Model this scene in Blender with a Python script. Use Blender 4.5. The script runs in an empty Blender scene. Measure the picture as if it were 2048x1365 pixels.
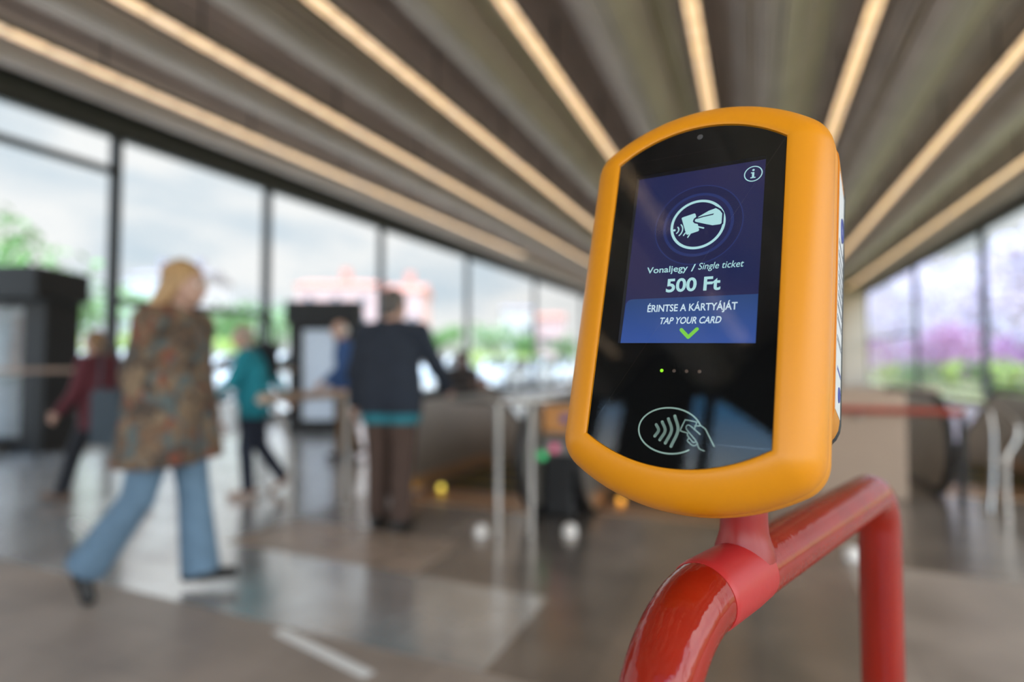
import bpy, bmesh, math, random
import numpy as np
from mathutils import Vector, Matrix

S = bpy.context.scene
COL = S.collection
PI = math.pi

# ------------------------------------------------------------------ camera, sky, exposure
F_PX, CX, CY = 1138.0, 1024.0, 682.5          # 20 mm lens on a 36 mm sensor, 2048 px wide
PITCH, YAW, CAM_H = math.radians(2.2), math.radians(23.0), 1.22
FW = np.array([-math.sin(YAW) * math.cos(PITCH), math.cos(YAW) * math.cos(PITCH), math.sin(PITCH)])
RT = np.array([math.cos(YAW), math.sin(YAW), 0.0])
UP = np.cross(RT, FW)
C0 = np.array([0.0, 0.0, CAM_H])
FWH = np.array([-math.sin(YAW), math.cos(YAW), 0.0])

cam_data = bpy.data.cameras.new('camera')
cam = bpy.data.objects.new('camera', cam_data)
COL.objects.link(cam)
cam_data.sensor_width = 36.0
cam_data.lens = F_PX / 2048.0 * 36.0
cam_data.clip_start = 0.02
cam_data.clip_end = 500
cam_data.dof.use_dof = True
cam_data.dof.focus_distance = 0.409
cam_data.dof.aperture_fstop = 1.8
cam.matrix_world = Matrix(((RT[0], UP[0], -FW[0], C0[0]), (RT[1], UP[1], -FW[1], C0[1]),
                           (RT[2], UP[2], -FW[2], C0[2]), (0, 0, 0, 1)))
S.camera = cam

S.view_settings.view_transform = 'Standard'
S.view_settings.look = 'None'
S.view_settings.gamma = 1.0
S.view_settings.exposure = 0.0
S.view_settings.use_curve_mapping = False
S.cycles.use_denoising = True
S.cycles.max_bounces = 8
S.cycles.transparent_max_bounces = 24
S.cycles.sample_clamp_indirect = 6.0
S.cycles.caustics_reflective = False
S.cycles.caustics_refractive = False


def build_world():
    w = bpy.data.worlds.new('sky'); S.world = w; w.use_nodes = True
    nt = w.node_tree; nt.nodes.clear()
    N = nt.nodes.new; L = nt.links.new
    tc = N('ShaderNodeTexCoord'); sep = N('ShaderNodeSeparateXYZ'); L(tc.outputs['Generated'], sep.inputs[0])
    mp = N('ShaderNodeMapping'); mp.inputs['Scale'].default_value = (1.6, 1.6, 5.0)
    L(tc.outputs['Generated'], mp.inputs[0])
    nz = N('ShaderNodeTexNoise'); nz.inputs['Scale'].default_value = 1.7; nz.inputs['Detail'].default_value = 6
    nz.inputs['Roughness'].default_value = 0.55
    L(mp.outputs[0], nz.inputs['Vector'])
    cr = N('ShaderNodeValToRGB'); cr.color_ramp.elements[0].position = 0.36; cr.color_ramp.elements[1].position = 0.56
    cr.color_ramp.elements[0].color = (0.62, 0.74, 0.84, 1); cr.color_ramp.elements[1].color = (1.0, 1.0, 1.0, 1)
    L(nz.outputs['Fac'], cr.inputs[0])
    # brighter, bluer sky on the sunny side (towards -Y, +X), and brighter overhead
    back = N('ShaderNodeMapRange'); back.inputs['From Min'].default_value = 0.15; back.inputs['From Max'].default_value = -0.65
    back.inputs['To Min'].default_value = 1.0; back.inputs['To Max'].default_value = SKY_BACK
    dx = N('ShaderNodeMath'); dx.operation = 'MULTIPLY'; dx.inputs[1].default_value = -0.55; L(sep.outputs['X'], dx.inputs[0])
    dy = N('ShaderNodeMath'); dy.operation = 'MULTIPLY_ADD'; dy.inputs[1].default_value = 0.84; L(sep.outputs['Y'], dy.inputs[0]); L(dx.outputs[0], dy.inputs[2])
    L(dy.outputs[0], back.inputs['Value'])
    top = N('ShaderNodeMapRange'); top.inputs['From Min'].default_value = 0.45; top.inputs['From Max'].default_value = 0.9
    top.inputs['To Min'].default_value = 1.0; top.inputs['To Max'].default_value = SKY_TOP
    L(sep.outputs['Z'], top.inputs['Value'])
    mul = N('ShaderNodeMath'); mul.operation = 'MULTIPLY'; L(back.outputs[0], mul.inputs[0]); L(top.outputs[0], mul.inputs[1])
    blue = N('ShaderNodeMapRange'); blue.inputs['From Min'].default_value = 0.32; blue.inputs['From Max'].default_value = 0.41
    L(sep.outputs['Z'], blue.inputs['Value'])
    bk = N('ShaderNodeMapRange'); bk.inputs['From Min'].default_value = -0.2; bk.inputs['From Max'].default_value = -0.7
    L(sep.outputs['Y'], bk.inputs['Value'])
    bm = N('ShaderNodeMath'); bm.operation = 'MULTIPLY'; L(blue.outputs[0], bm.inputs[0]); L(bk.outputs[0], bm.inputs[1])
    mix = N('ShaderNodeMix'); mix.data_type = 'RGBA'; L(bm.outputs[0], mix.inputs['Factor'])
    L(cr.outputs[0], mix.inputs['A']); mix.inputs['B'].default_value = (0.14, 0.44, 0.85, 1)
    bg = N('ShaderNodeBackground'); L(mix.outputs['Result'], bg.inputs['Color']); L(mul.outputs[0], bg.inputs['Strength'])
    out = N('ShaderNodeOutputWorld'); L(bg.outputs[0], out.inputs[0])


SKY_BACK, SKY_TOP = 4.6, 4.5
build_world()


def at(px, py, d):
    """world point seen at pixel (px, py) of the 2048x1365 photo at depth d"""
    return C0 + (FW + RT * ((px - CX) / F_PX) - UP * ((py - CY) / F_PX)) * d


def ground(px, py, z=0.0):
    r = FW + RT * ((px - CX) / F_PX) - UP * ((py - CY) / F_PX)
    return C0 + r * ((z - CAM_H) / r[2])


# ------------------------------------------------------------------ materials
def lin(c):
    return tuple(((v / 255.0) / 12.92 if v <= 10 else ((v / 255.0 + 0.055) / 1.055) ** 2.4) for v in c)


MATS = {}


def mat(name, col, rough=0.5, metal=0.0, ior=1.5, emit=0.0, ecol=None, var=0.12, nscale=6.0, bump=0.0, bscale=40.0,
        coat=0.0, stretch=(1, 1, 1), col2=None, rvar=0.0, coord='Object'):
    if name in MATS: return MATS[name]
    m = bpy.data.materials.new(name); m.use_nodes = True
    nt = m.node_tree; b = nt.nodes['Principled BSDF']; N = nt.nodes.new; L = nt.links.new
    b.inputs['Roughness'].default_value = rough; b.inputs['Metallic'].default_value = metal; b.inputs['IOR'].default_value = ior
    b.inputs['Coat Weight'].default_value = coat; b.inputs['Coat Roughness'].default_value = 0.03
    tc = N('ShaderNodeTexCoord'); mp = N('ShaderNodeMapping'); mp.inputs['Scale'].default_value = stretch
    L(tc.outputs[coord], mp.inputs[0])
    nz = N('ShaderNodeTexNoise'); nz.inputs['Scale'].default_value = nscale; nz.inputs['Detail'].default_value = 5
    L(mp.outputs[0], nz.inputs['Vector'])
    mx = N('ShaderNodeMix'); mx.data_type = 'RGBA'
    a = tuple(max(0, c * (1 - var)) for c in col); z = tuple(min(1, c * (1 + var)) for c in col) if col2 is None else col2
    if col2 is not None: a = col
    cr = N('ShaderNodeMapRange'); cr.inputs['From Min'].default_value = 0.3; cr.inputs['From Max'].default_value = 0.7
    L(nz.outputs['Fac'], cr.inputs['Value']); L(cr.outputs[0], mx.inputs['Factor'])
    mx.inputs['A'].default_value = (*a, 1); mx.inputs['B'].default_value = (*z, 1)
    L(mx.outputs['Result'], b.inputs['Base Color'])
    if rvar:
        rr = N('ShaderNodeMapRange'); rr.inputs['To Min'].default_value = max(0, rough - rvar); rr.inputs['To Max'].default_value = rough + rvar
        L(nz.outputs['Fac'], rr.inputs['Value']); L(rr.outputs[0], b.inputs['Roughness'])
    if bump:
        n2 = N('ShaderNodeTexNoise'); n2.inputs['Scale'].default_value = bscale; L(mp.outputs[0], n2.inputs['Vector'])
        bp = N('ShaderNodeBump'); bp.inputs['Strength'].default_value = bump; bp.inputs['Distance'].default_value = 0.01
        L(n2.outputs['Fac'], bp.inputs['Height']); L(bp.outputs[0], b.inputs['Normal'])
    if emit:
        b.inputs['Emission Color'].default_value = (*(ecol or col), 1); b.inputs['Emission Strength'].default_value = emit
    MATS[name] = m
    return m


def glass_mat(name, tint, refl=1.0):
    """thin pane: see-through with a Fresnel reflection"""
    m = bpy.data.materials.new(name); m.use_nodes = True
    nt = m.node_tree; nt.nodes.clear(); N = nt.nodes.new; L = nt.links.new
    t = N('ShaderNodeBsdfTransparent'); t.inputs['Color'].default_value = (*tint, 1)
    g = N('ShaderNodeBsdfGlossy'); g.inputs['Roughness'].default_value = 0.02
    fr = N('ShaderNodeFresnel'); ge = N('ShaderNodeNewGeometry')          # same reflection from either side of the pane
    io = N('ShaderNodeMapRange'); io.inputs['To Min'].default_value = 1.5; io.inputs['To Max'].default_value = 1 / 1.5
    L(ge.outputs['Backfacing'], io.inputs['Value']); L(io.outputs[0], fr.inputs['IOR'])
    k = N('ShaderNodeMath'); k.operation = 'MULTIPLY'; k.inputs[1].default_value = refl; L(fr.outputs[0], k.inputs[0])
    mx = N('ShaderNodeMixShader'); L(k.outputs[0], mx.inputs[0]); L(t.outputs[0], mx.inputs[1]); L(g.outputs[0], mx.inputs[2])
    o = N('ShaderNodeOutputMaterial'); L(mx.outputs[0], o.inputs[0])
    MATS[name] = m
    return m


# ------------------------------------------------------------------ mesh helpers
class MB:
    def __init__(s): s.v = []; s.f = []; s.mi = []
    def add(s, vs, fs, mi=0):
        o = len(s.v); s.v.extend([tuple(map(float, p)) for p in vs]); s.f.extend([tuple(i + o for i in f) for f in fs]); s.mi.extend([mi] * len(fs)); return s
    def quad(s, a, b, c, d, mi=0): return s.add([a, b, c, d], [(0, 1, 2, 3)], mi)
    def box(s, x0, y0, z0, x1, y1, z1, M=None, mi=0):
        vs = [(x, y, z) for z in (z0, z1) for y in (y0, y1) for x in (x0, x1)]
        if M is not None: vs = [tuple(M @ Vector(p)) for p in vs]
        return s.add(vs, [(0, 2, 3, 1), (4, 5, 7, 6), (0, 1, 5, 4), (2, 6, 7, 3), (0, 4, 6, 2), (1, 3, 7, 5)], mi)
    def bbox(s, x0, y0, z0, x1, y1, z1, r=0.01, seg=3, M=None):
        """box with rounded edges"""
        bm = bmesh.new(); bmesh.ops.create_cube(bm, size=1)
        for v in bm.verts: v.co = Vector(((v.co.x + .5) * (x1 - x0) + x0, (v.co.y + .5) * (y1 - y0) + y0, (v.co.z + .5) * (z1 - z0) + z0))
        bmesh.ops.bevel(bm, geom=bm.edges[:], offset=r, segments=seg, profile=.5, affect='EDGES')
        bm.verts.index_update()
        vs = [tuple(M @ v.co) if M is not None else tuple(v.co) for v in bm.verts]; fs = [[v.index for v in f.verts] for f in bm.faces]; bm.free()
        return s.add(vs, fs)
    def tube(s, pts, r, seg=16, cap=True, closed=False):
        pts = [np.array(p, float) for p in pts]; n = len(pts); rs = r if hasattr(r, '__len__') else [r] * n
        rings = []; ref = None
        for i, p in enumerate(pts):
            if closed: t = pts[(i + 1) % n] - pts[i - 1]
            else: t = pts[min(i + 1, n - 1)] - pts[max(i - 1, 0)]
            t = t / (np.linalg.norm(t) + 1e-12)
            if ref is None:
                a = np.array([0, 0, 1.0]) if abs(t[2]) < .9 else np.array([1.0, 0, 0]); ref = np.cross(t, a)
            ref = ref - t * (ref @ t); ref /= np.linalg.norm(ref) + 1e-12; b = np.cross(t, ref)
            rings.append([p + rs[i] * (ref * math.cos(2 * PI * k / seg) + b * math.sin(2 * PI * k / seg)) for k in range(seg)])
        vs = [q for rg in rings for q in rg]; fs = []
        for i in range(n if closed else n - 1):
            j = (i + 1) % n
            for k in range(seg):
                k2 = (k + 1) % seg; fs.append((i * seg + k, i * seg + k2, j * seg + k2, j * seg + k))
        if cap and not closed: fs.append(tuple(range(seg))[::-1]); fs.append(tuple((n - 1) * seg + k for k in range(seg)))
        return s.add(vs, fs)
    def lathe(s, prof, o=(0, 0, 0), seg=24, M=None):
        """(r, z) profile about Z"""
        vs = []; fs = []
        for r, z in prof:
            for k in range(seg):
                p = Vector((r * math.cos(2 * PI * k / seg), r * math.sin(2 * PI * k / seg), z))
                if M is not None: p = M @ p
                vs.append((p[0] + o[0], p[1] + o[1], p[2] + o[2]))
        for i in range(len(prof) - 1):
            for k in range(seg):
                k2 = (k + 1) % seg; fs.append((i * seg + k, i * seg + k2, (i + 1) * seg + k2, (i + 1) * seg + k))
        fs.append(tuple(range(seg))[::-1]); fs.append(tuple((len(prof) - 1) * seg + k for k in range(seg)))
        return s.add(vs, fs)
    def ell(s, c, r, seg=16, rings=10, M=None):
        vs = []; fs = []
        for i in range(rings + 1):
            a = PI * i / rings
            for k in range(seg):
                p = Vector((r[0] * math.sin(a) * math.cos(2 * PI * k / seg), r[1] * math.sin(a) * math.sin(2 * PI * k / seg), r[2] * math.cos(a)))
                if M is not None: p = M @ p
                vs.append((c[0] + p[0], c[1] + p[1], c[2] + p[2]))
        for i in range(rings):
            for k in range(seg):
                k2 = (k + 1) % seg; fs.append((i * seg + k, (i + 1) * seg + k, (i + 1) * seg + k2, i * seg + k2))
        return s.add(vs, fs)
    def prism(s, poly, axis, a0, a1):
        """2-D outline (list of (u, v)) extruded along 'x' (u=y, v=z), 'y' (u=x, v=z) or 'z'"""
        n = len(poly)
        P = {'x': lambda u, v, w: (w, u, v), 'y': lambda u, v, w: (u, w, v), 'z': lambda u, v, w: (u, v, w)}[axis]
        vs = [P(u, v, a0) for u, v in poly] + [P(u, v, a1) for u, v in poly]
        fs = [tuple(range(n))[::-1], tuple(range(n, 2 * n))] + [(i, (i + 1) % n, n + (i + 1) % n, n + i) for i in range(n)]
        return s.add(vs, fs)
    def build(s, name, m, parent=None, smooth=None, loc=None):
        me = bpy.data.meshes.new(name); me.from_pydata(s.v, [], s.f)
        ms = m if isinstance(m, (list, tuple)) else [m]
        for x in ms: me.materials.append(x)
        if len(ms) > 1: me.polygons.foreach_set('material_index', s.mi)
        bm = bmesh.new(); bm.from_mesh(me); bmesh.ops.remove_doubles(bm, verts=bm.verts, dist=1e-6)
        bmesh.ops.dissolve_degenerate(bm, edges=bm.edges, dist=1e-7)
        bmesh.ops.recalc_face_normals(bm, faces=bm.faces); bm.to_mesh(me); bm.free()
        if smooth is not None:
            me.shade_smooth() if smooth >= 180 else me.set_sharp_from_angle(angle=math.radians(smooth))
            if smooth < 180: pass
        else:
            me.shade_flat()
        o = bpy.data.objects.new(name, me); COL.objects.link(o)
        if parent is not None: o.parent = parent
        if loc is not None: o.location = loc
        return o


def tag(o, label, cat, group=None):
    o['label'] = label; o['category'] = cat
    if group: o['group'] = group
    return o


def thing(name, label, cat, loc=(0, 0, 0), rz=0.0, group=None):
    o = bpy.data.objects.new(name, None); COL.objects.link(o); o.location = tuple(map(float, loc)); o.rotation_euler = (0, 0, rz)
    o.empty_display_size = 0.2
    return tag(o, label, cat, group)


def struct(o):
    o['kind'] = 'structure'; return o


def copy_tree(o, parent=None):
    c = o.copy(); COL.objects.link(c)
    if parent is not None: c.parent = parent
    for ch in list(o.children): copy_tree(ch, c)
    return c


def arc2(cx, cy, r, a0, a1, n):
    return [(cx + r * math.cos(math.radians(a0 + (a1 - a0) * i / n)), cy + r * math.sin(math.radians(a0 + (a1 - a0) * i / n))) for i in range(n + 1)]


# ------------------------------------------------------------------ common materials
M_CONC = mat('ceiling_concrete', (0.66, 0.53, 0.44), 0.85, var=0.08, nscale=1.2, bump=0.15)
M_FRAME = mat('dark_window_frame', (0.035, 0.036, 0.038), 0.45, metal=0.3)
M_GLASS = glass_mat('window_glass', (0.96, 0.985, 0.985))
M_BEIGE = mat('beige_panel', (0.50, 0.36, 0.26), 0.5, var=0.06, nscale=2)
M_STEEL = mat('brushed_steel', (0.46, 0.43, 0.40), 0.28, metal=1.0, var=0.06, nscale=30, stretch=(1, 1, 8))
M_BRONZE = mat('bronze_rail', (0.64, 0.48, 0.37), 0.30, metal=0.85, var=0.08)
M_RUBBER = mat('black_rubber', (0.012, 0.012, 0.013), 0.5)
M_DARK = mat('kiosk_dark', (0.014, 0.0135, 0.013), 0.45, ior=1.35)
M_PANEL = mat('escalator_panel_steel', (0.36, 0.32, 0.28), 0.40, metal=0.45, var=0.08, nscale=3)
M_SKIRT = mat('escalator_skirt_bronze', (0.58, 0.36, 0.21), 0.35, metal=0.6)

# ------------------------------------------------------------------ floor
def granite(name, c, rough, ior, tile, grout=0.7):
    m = mat(name, c, rough, ior=ior, var=0.22, nscale=2.2, rvar=rough * 0.4)
    nt = m.node_tree; N = nt.nodes.new; L = nt.links.new; b = nt.nodes['Principled BSDF']
    tc = N('ShaderNodeTexCoord'); br = N('ShaderNodeTexBrick'); br.offset = 0.0
    br.inputs['Scale'].default_value = 1.0; br.inputs['Brick Width'].default_value = tile[0]; br.inputs['Row Height'].default_value = tile[1]
    br.inputs['Mortar Size'].default_value = 0.003; br.inputs['Color1'].default_value = (1, 1, 1, 1); br.inputs['Color2'].default_value = (0.86, 0.86, 0.86, 1)
    br.inputs['Mortar'].default_value = (grout,) * 3 + (1,)
    L(tc.outputs['Object'], br.inputs['Vector'])
    base = b.inputs['Base Color'].links[0].from_socket
    mx = N('ShaderNodeMix'); mx.data_type = 'RGBA'; mx.blend_type = 'MULTIPLY'; mx.inputs['Factor'].default_value = 1
    L(base, mx.inputs['A']); L(br.outputs['Color'], mx.inputs['B']); L(mx.outputs['Result'], b.inputs['Base Color'])
    return m


M_FMATT = granite('granite_matt', (0.42, 0.345, 0.290), 0.40, 1.5, (0.6, 0.3))
M_FPOL = granite('granite_polished', (0.44, 0.39, 0.35), 0.24, 1.6, (0.6, 0.3))
M_FPOL.node_tree.nodes['Principled BSDF'].inputs['Metallic'].default_value = 0.75
M_FREFL = granite('granite_painted_reflection', (0.93, 0.90, 0.88), 0.22, 1.6, (0.3, 0.15), .8)  # polished floor with brightened base colour, standing in for window reflections
M_FREFL.node_tree.nodes['Principled BSDF'].inputs['Metallic'].default_value = 0.7
M_FPINK = granite('granite_pinkish', (0.42, 0.32, 0.25), 0.28, 1.6, (0.3, 0.3))

XL, XR, YB, YF = -9.3, 6.0, -6.5, 38.0
WELL_L = (-2.98, -1.60, 4.85, 10.0)      # x0, x1, y0, y1 of the floor openings
WELL_M = (-1.30, 0.05, 4.85, 10.0)
WELL_R = (1.50, 2.74, 7.0, 11.5)


def build_floor():
    xs = sorted({XL, -3.35, -1.82, -1.0, 0.5, XR, WELL_L[0], WELL_L[1], WELL_M[0], WELL_M[1], WELL_R[0], WELL_R[1]})
    ys = sorted({YB, 2.06, 2.84, 3.48, 4.05, YF, WELL_L[2], WELL_L[3], WELL_R[2], WELL_R[3]})
    mb = MB()
    for i in range(len(xs) - 1):
        for j in range(len(ys) - 1):
            x, y = (xs[i] + xs[i + 1]) / 2, (ys[j] + ys[j + 1]) / 2
            if any(a < x < b and c < y < d for a, b, c, d in (WELL_L, WELL_M, WELL_R)): continue
            mi = 1
            if y < 2.06 or (x > 0.5 and y < 4.05): mi = 0
            elif -3.35 < x < -1.82 and 2.84 < y < 3.48: mi = 2
            elif x < -3.35 or (y < 2.84 and x < -1.0): mi = 3  # zones where bright window reflection is put into the floor colour
            mb.quad((xs[i], ys[j], 0), (xs[i + 1], ys[j], 0), (xs[i + 1], ys[j + 1], 0), (xs[i], ys[j + 1], 0), mi)
    o = mb.build('floor', [M_FMATT, M_FPOL, M_FPINK, M_FREFL])
    struct(o)


build_floor()

# escalator wells: walls around the openings, with a parapet at the far end
M_STRIPE = mat('red_stripe_paint', (0.42, 0.10, 0.07), 0.5)


def well(name, w, h):
    x0, x1, y0, y1 = w; mb = MB(); zb = -2.6
    mb.box(x0 - .1, y0, zb, x0, y1, -0.002); mb.box(x1, y0, zb, x1 + .1, y1, -0.002)
    mb.box(x0 - .1, y1, zb, x1 + .1, y1 + .12, h); mb.box(x0 - .1, y0 - .1, zb - .1, x1 + .1, y1 + .12, zb)
    mb.box(x0 - .1, y0 - .1, zb, x1 + .1, y0, -0.01)
    o = mb.build(name, M_BEIGE); struct(o); return o


well('wall_front', WELL_L, 0.80); well('wall_front_middle', WELL_M, 0.80)
well('wall_well', WELL_R, 0.80)


# ------------------------------------------------------------------ ceiling with rounded folds
STRIP_X = [-0.56 + 1.826 * k for k in range(-4, 4)]
RISE = 0.012
ZB = 5.0


def build_ceiling():
    P = 1.826; mb = MB(); prof = []
    n = 28
    x = XL - 0.3
    xs = np.arange(XL - 0.3, XR + 0.35, P / n)
    for x in xs:
        d = ((x + 0.56) / P) % 1.0                     # 0 at a lamp line
        d = abs(d - 0.5) * P                           # distance from the fold's lowest line
        z = ZB + 0.02 + 0.78 * (1 - math.cos(PI * min(1, max(0, d - 0.06) / 0.80))) / 2
        prof.append((x, z))
    for (xa, za), (xb, zb) in zip(prof[:-1], prof[1:]):
        y0, y1 = YB - 0.3, YF + 0.3
        mb.quad((xa, y0, za + RISE * y0), (xb, y0, zb + RISE * y0), (xb, y1, zb + RISE * y1), (xa, y1, za + RISE * y1))
    # roof slab above
    mb.box(XL - .3, YB - .3, 6.35, XR + .35, YF + .3, 6.5)
    o = mb.build('ceiling', M_CONC, smooth=60); struct(o)


build_ceiling()


def strip_material():
    m = bpy.data.materials.new('warm_led_diffuser'); m.use_nodes = True
    nt = m.node_tree; b = nt.nodes['Principled BSDF']; N = nt.nodes.new; L = nt.links.new
    b.inputs['Base Color'].default_value = (0.8, 0.7, 0.55, 1)
    tc = N('ShaderNodeTexCoord'); br = N('ShaderNodeTexBrick'); br.offset = 0
    mp = N('ShaderNodeMapping'); mp.inputs['Rotation'].default_value = (0, 0, PI / 2); L(tc.outputs['Object'], mp.inputs[0])
    br.inputs['Scale'].default_value = 1; br.inputs['Brick Width'].default_value = 0.42; br.inputs['Row Height'].default_value = 3.0
    br.inputs['Mortar Size'].default_value = 0.03; br.inputs['Color1'].default_value = (1.0, 0.63, 0.31, 1)
    br.inputs['Color2'].default_value = (0.80, 0.54, 0.34, 1); br.inputs['Mortar'].default_value = (0.42, 0.24, 0.10, 1)
    L(mp.outputs[0], br.inputs['Vector']); L(br.outputs['Color'], b.inputs['Emission Color'])
    b.inputs['Emission Strength'].default_value = STRIP_E
    return m


STRIP_E = 1.7
M_LED = strip_material()
M_HOUS = mat('lamp_housing', (0.03, 0.026, 0.022), 0.6)
NAMES = ['outermost by the left windows', 'second from the left windows', 'third from the left windows', 'fourth from the left windows',
         'running above the ticket machine, left of its top', 'meeting the right shoulder of the ticket machine', 'second from the right windows', 'nearest the right windows']
for k, x in enumerate(STRIP_X):
    y1 = 19.6 if k == 0 else (36.9 if k == 7 else 37.2)
    for part, (ya, yb) in enumerate(((-3.1, y1), (-5.25, -4.15))):
        lab = 'long warm light strip under the ribbed ceiling, ' + NAMES[k] if part == 0 else 'short warm light strip behind the camera, ' + NAMES[k]
        t = thing('ceiling_light_strip', lab, 'ceiling light', (x, ya, ZB + RISE * ya), 0, 'light strips along the ceiling')
        t.rotation_euler = (math.atan(RISE), 0, 0)
        L_ = yb - ya
        h_ = MB().box(-.075, 0, 0, .075, L_, .06)
        for q in np.arange(0.6, L_, 2.4): h_.box(-.01, q - .01, .06, .01, q + .01, .75)
        h_.build('lamp_housing', M_HOUS, t)
        MB().box(-.068, .01, -.02, .068, L_ - .01, -.001).build('diffuser', M_LED, t)

# ------------------------------------------------------------------ glazed walls
MUL_L = [-6.5, -4.0, -1.2, 1.6, 5.77, 8.83, 12.77, 17.85, 24.6, 32.5, 38.0]
MUL_R = [-6.5, -2.0, 3.2, 8.0, 13.0, 19.9, 27.2, 38.0]
ZT = 4.8


def ztop(y): return ZT + RISE * y


nwin = 0


def window_side(X, y0, y1, sill, transom=None, wf=0.10, hi_bar=None):
    global nwin
    nwin += 1
    w = bpy.data.objects.new('window_%d' % nwin, None); COL.objects.link(w); w.location = (X, y0, 0); struct(w)
    L_ = y1 - y0; mb = MB(); a, b = ztop(y0), ztop(y1); h = wf / 2
    mb.box(-.07, 0, sill, .07, h, a); mb.box(-.07, L_ - h, sill, .07, L_, b)
    mb.box(-.06, h, sill, .06, L_ - h, sill + .07)
    mb.prism([(h, a - .09), (L_ - h, b - .09), (L_ - h, b), (h, a)], 'x', -.06, .06)
    if transom: mb.box(-.05, h, transom - .05, .05, L_ - h, transom + .05)
    if hi_bar: mb.box(-.04, h, hi_bar - .06, .04, L_ - h, hi_bar + .06)
    mb.build('frame', M_FRAME, w)
    MB().quad((0, h, sill + .07), (0, L_ - h, sill + .07), (0, L_ - h, b - .09), (0, h, a - .09)).build('pane', M_GLASS, w)
    return w


for i in range(len(MUL_L) - 1):
    window_side(XL, MUL_L[i], MUL_L[i + 1], 0.12, {4: 2.2, 8: 2.3, 9: 2.3}.get(i), 0.13, 4.25 if i == 3 else None)
for i in range(len(MUL_R) - 1):
    window_side(XR, MUL_R[i], MUL_R[i + 1], 0.25 if i > 4 else 0.05, 2.45 if i == 6 else None, 0.16)


def header(name, X, s):
    mb = MB()
    y0, y1 = YB - .2, YF + .2
    mb.prism([(y0, ztop(y0)), (y1, ztop(y1)), (y1, 6.4), (y0, 6.4)], 'x', X - .12 * (s < 0) - .02, X + .12 * (s > 0) + .02)
    mb.box(X - .1, y0, -.3, X + .1, y1, 0.12 if s < 0 else 0.05)
    struct(mb.build(name, mat('header_metal', (0.06, 0.055, 0.05), 0.5)))


header('wall_left', XL, -1); header('wall_right', XR, 1)
# back wall (behind the photographer): glazed, with wide dark posts
BX = [XL, -6.4, -5.3, -4.66, -3.64, -3.35, -2.0, 0.4, 2.8, XR]
ZBT, ZBS = 4.95, 0.95  # unseen solid base of the back wall, raised to block low light
for i in range(len(BX) - 1):
    nwin += 1
    w = bpy.data.objects.new('window_%d' % nwin, None); COL.objects.link(w); w.location = (BX[i], YB, 0); struct(w)
    L_ = BX[i + 1] - BX[i]
    mb = MB(); solid = i in (1, 3)
    if solid:
        mb.box(0, -.08, 0, L_, .08, ZBT); mb.build('frame', M_FRAME, w)
    else:
        f_ = .05 if i == 4 else .09
        mb.box(0, -.06, ZBS, f_, .06, ZBT); mb.box(L_ - f_, -.06, ZBS, L_, .06, ZBT); mb.box(f_, -.05, ZBS, L_ - f_, .05, ZBS + .07); mb.box(f_, -.05, ZBT - .07, L_ - f_, .05, ZBT)
        if i == 5: mb.prism([(f_, ZBT - .1), (L_ - f_, ZBT - .95), (L_ - f_, ZBT - .07), (f_, ZBT - .07)], 'y', -.05, .05)
        mb.build('frame', M_FRAME, w)
        MB().quad((f_, 0, ZBS + .07), (L_ - f_, 0, ZBS + .07), (L_ - f_, 0, ZBT - .07), (f_, 0, ZBT - .07)).build('pane', M_GLASS, w)
struct(MB().box(XL, YB - .1, ZBT, XR, YB + .1, 6.4).box(XL, YB - .1, -.3, XR, YB + .1, ZBS).build('wall_back', mat('header_metal', (0.06, 0.055, 0.05))))
# far wall: beige pier on the right, panel wall elsewhere
struct(MB().box(4.6, YF - .5, 0, 5.9, YF + .2, 6.3).build('wall_pier', mat('pier_beige', (0.52, 0.40, 0.29), 0.7, var=.08, nscale=1)))
struct(MB().box(XL, YF, -.3, 4.6, YF + .2, 6.4).build('wall_far', mat('far_wall_beige', (0.45, 0.36, 0.28), 0.7, var=.08, nscale=1)))

# ------------------------------------------------------------------ ticket validator
VX = Vector((0.9833, -0.1811, -0.0196)).normalized()
VN = Vector((-0.1701, -0.9514, 0.2568)).normalized()
VY = VN.cross(VX).normalized(); VX = VY.cross(VN).normalized()
VO = Vector((-0.0443, 0.4182, 1.2741))
M_ORANGE = mat('orange_plastic', (0.83, 0.295, 0.005), 0.36, ior=1.42, var=0.02, bump=0.02, bscale=900)
M_ORANGE2 = mat('orange_plastic_rear', (0.80, 0.30, 0.015), 0.5, var=0.02)
M_BLACK = mat('black_glass_back', (0.006, 0.006, 0.006), 0.6, ior=1.03, var=0.0)
M_WALLGREY = mat('screen_recess_grey', (0.035, 0.035, 0.035), 0.5, ior=1.2)
M_PANE = glass_mat('validator_glass', (1, 1, 1), 1.25)
mm = 0.001


def outline(d, nside=10, nc=8, na=28):
    """glass outline (half width 62.3, arcs top and bottom) pushed out by d, in mm, counter-clockwise"""
    W, H = 62.3, 109.5; out = []
    def side(sag, sgn):
        R = (W * W + sag * sag) / (2 * sag); cy = H + sag - R
        a0 = math.atan2(H - cy, W)
        pts = []
        for i in range(nc):
            a = a0 * i / nc; pts.append((W + d * math.cos(a), H + d * math.sin(a)))
        for i in range(na + 1):
            a = a0 + (PI - 2 * a0) * i / na; pts.append(((R + d) * math.cos(a), cy + (R + d) * math.sin(a)))
        for i in range(nc):
            a = PI - a0 + a0 * (i + 1) / nc; pts.append((-W + d * math.cos(a), H + d * math.sin(a)))
        return pts
    top = side(21.5, 1)
    bot = [(-x, -y) for x, y in side(18.5, 1)]
    for i in range(1, nside): out.append((W + d, -H + 2 * H * i / nside))
    out += top
    for i in range(1, nside): out.append((-W - d, H - 2 * H * i / nside))
    out += bot
    return out


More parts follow.
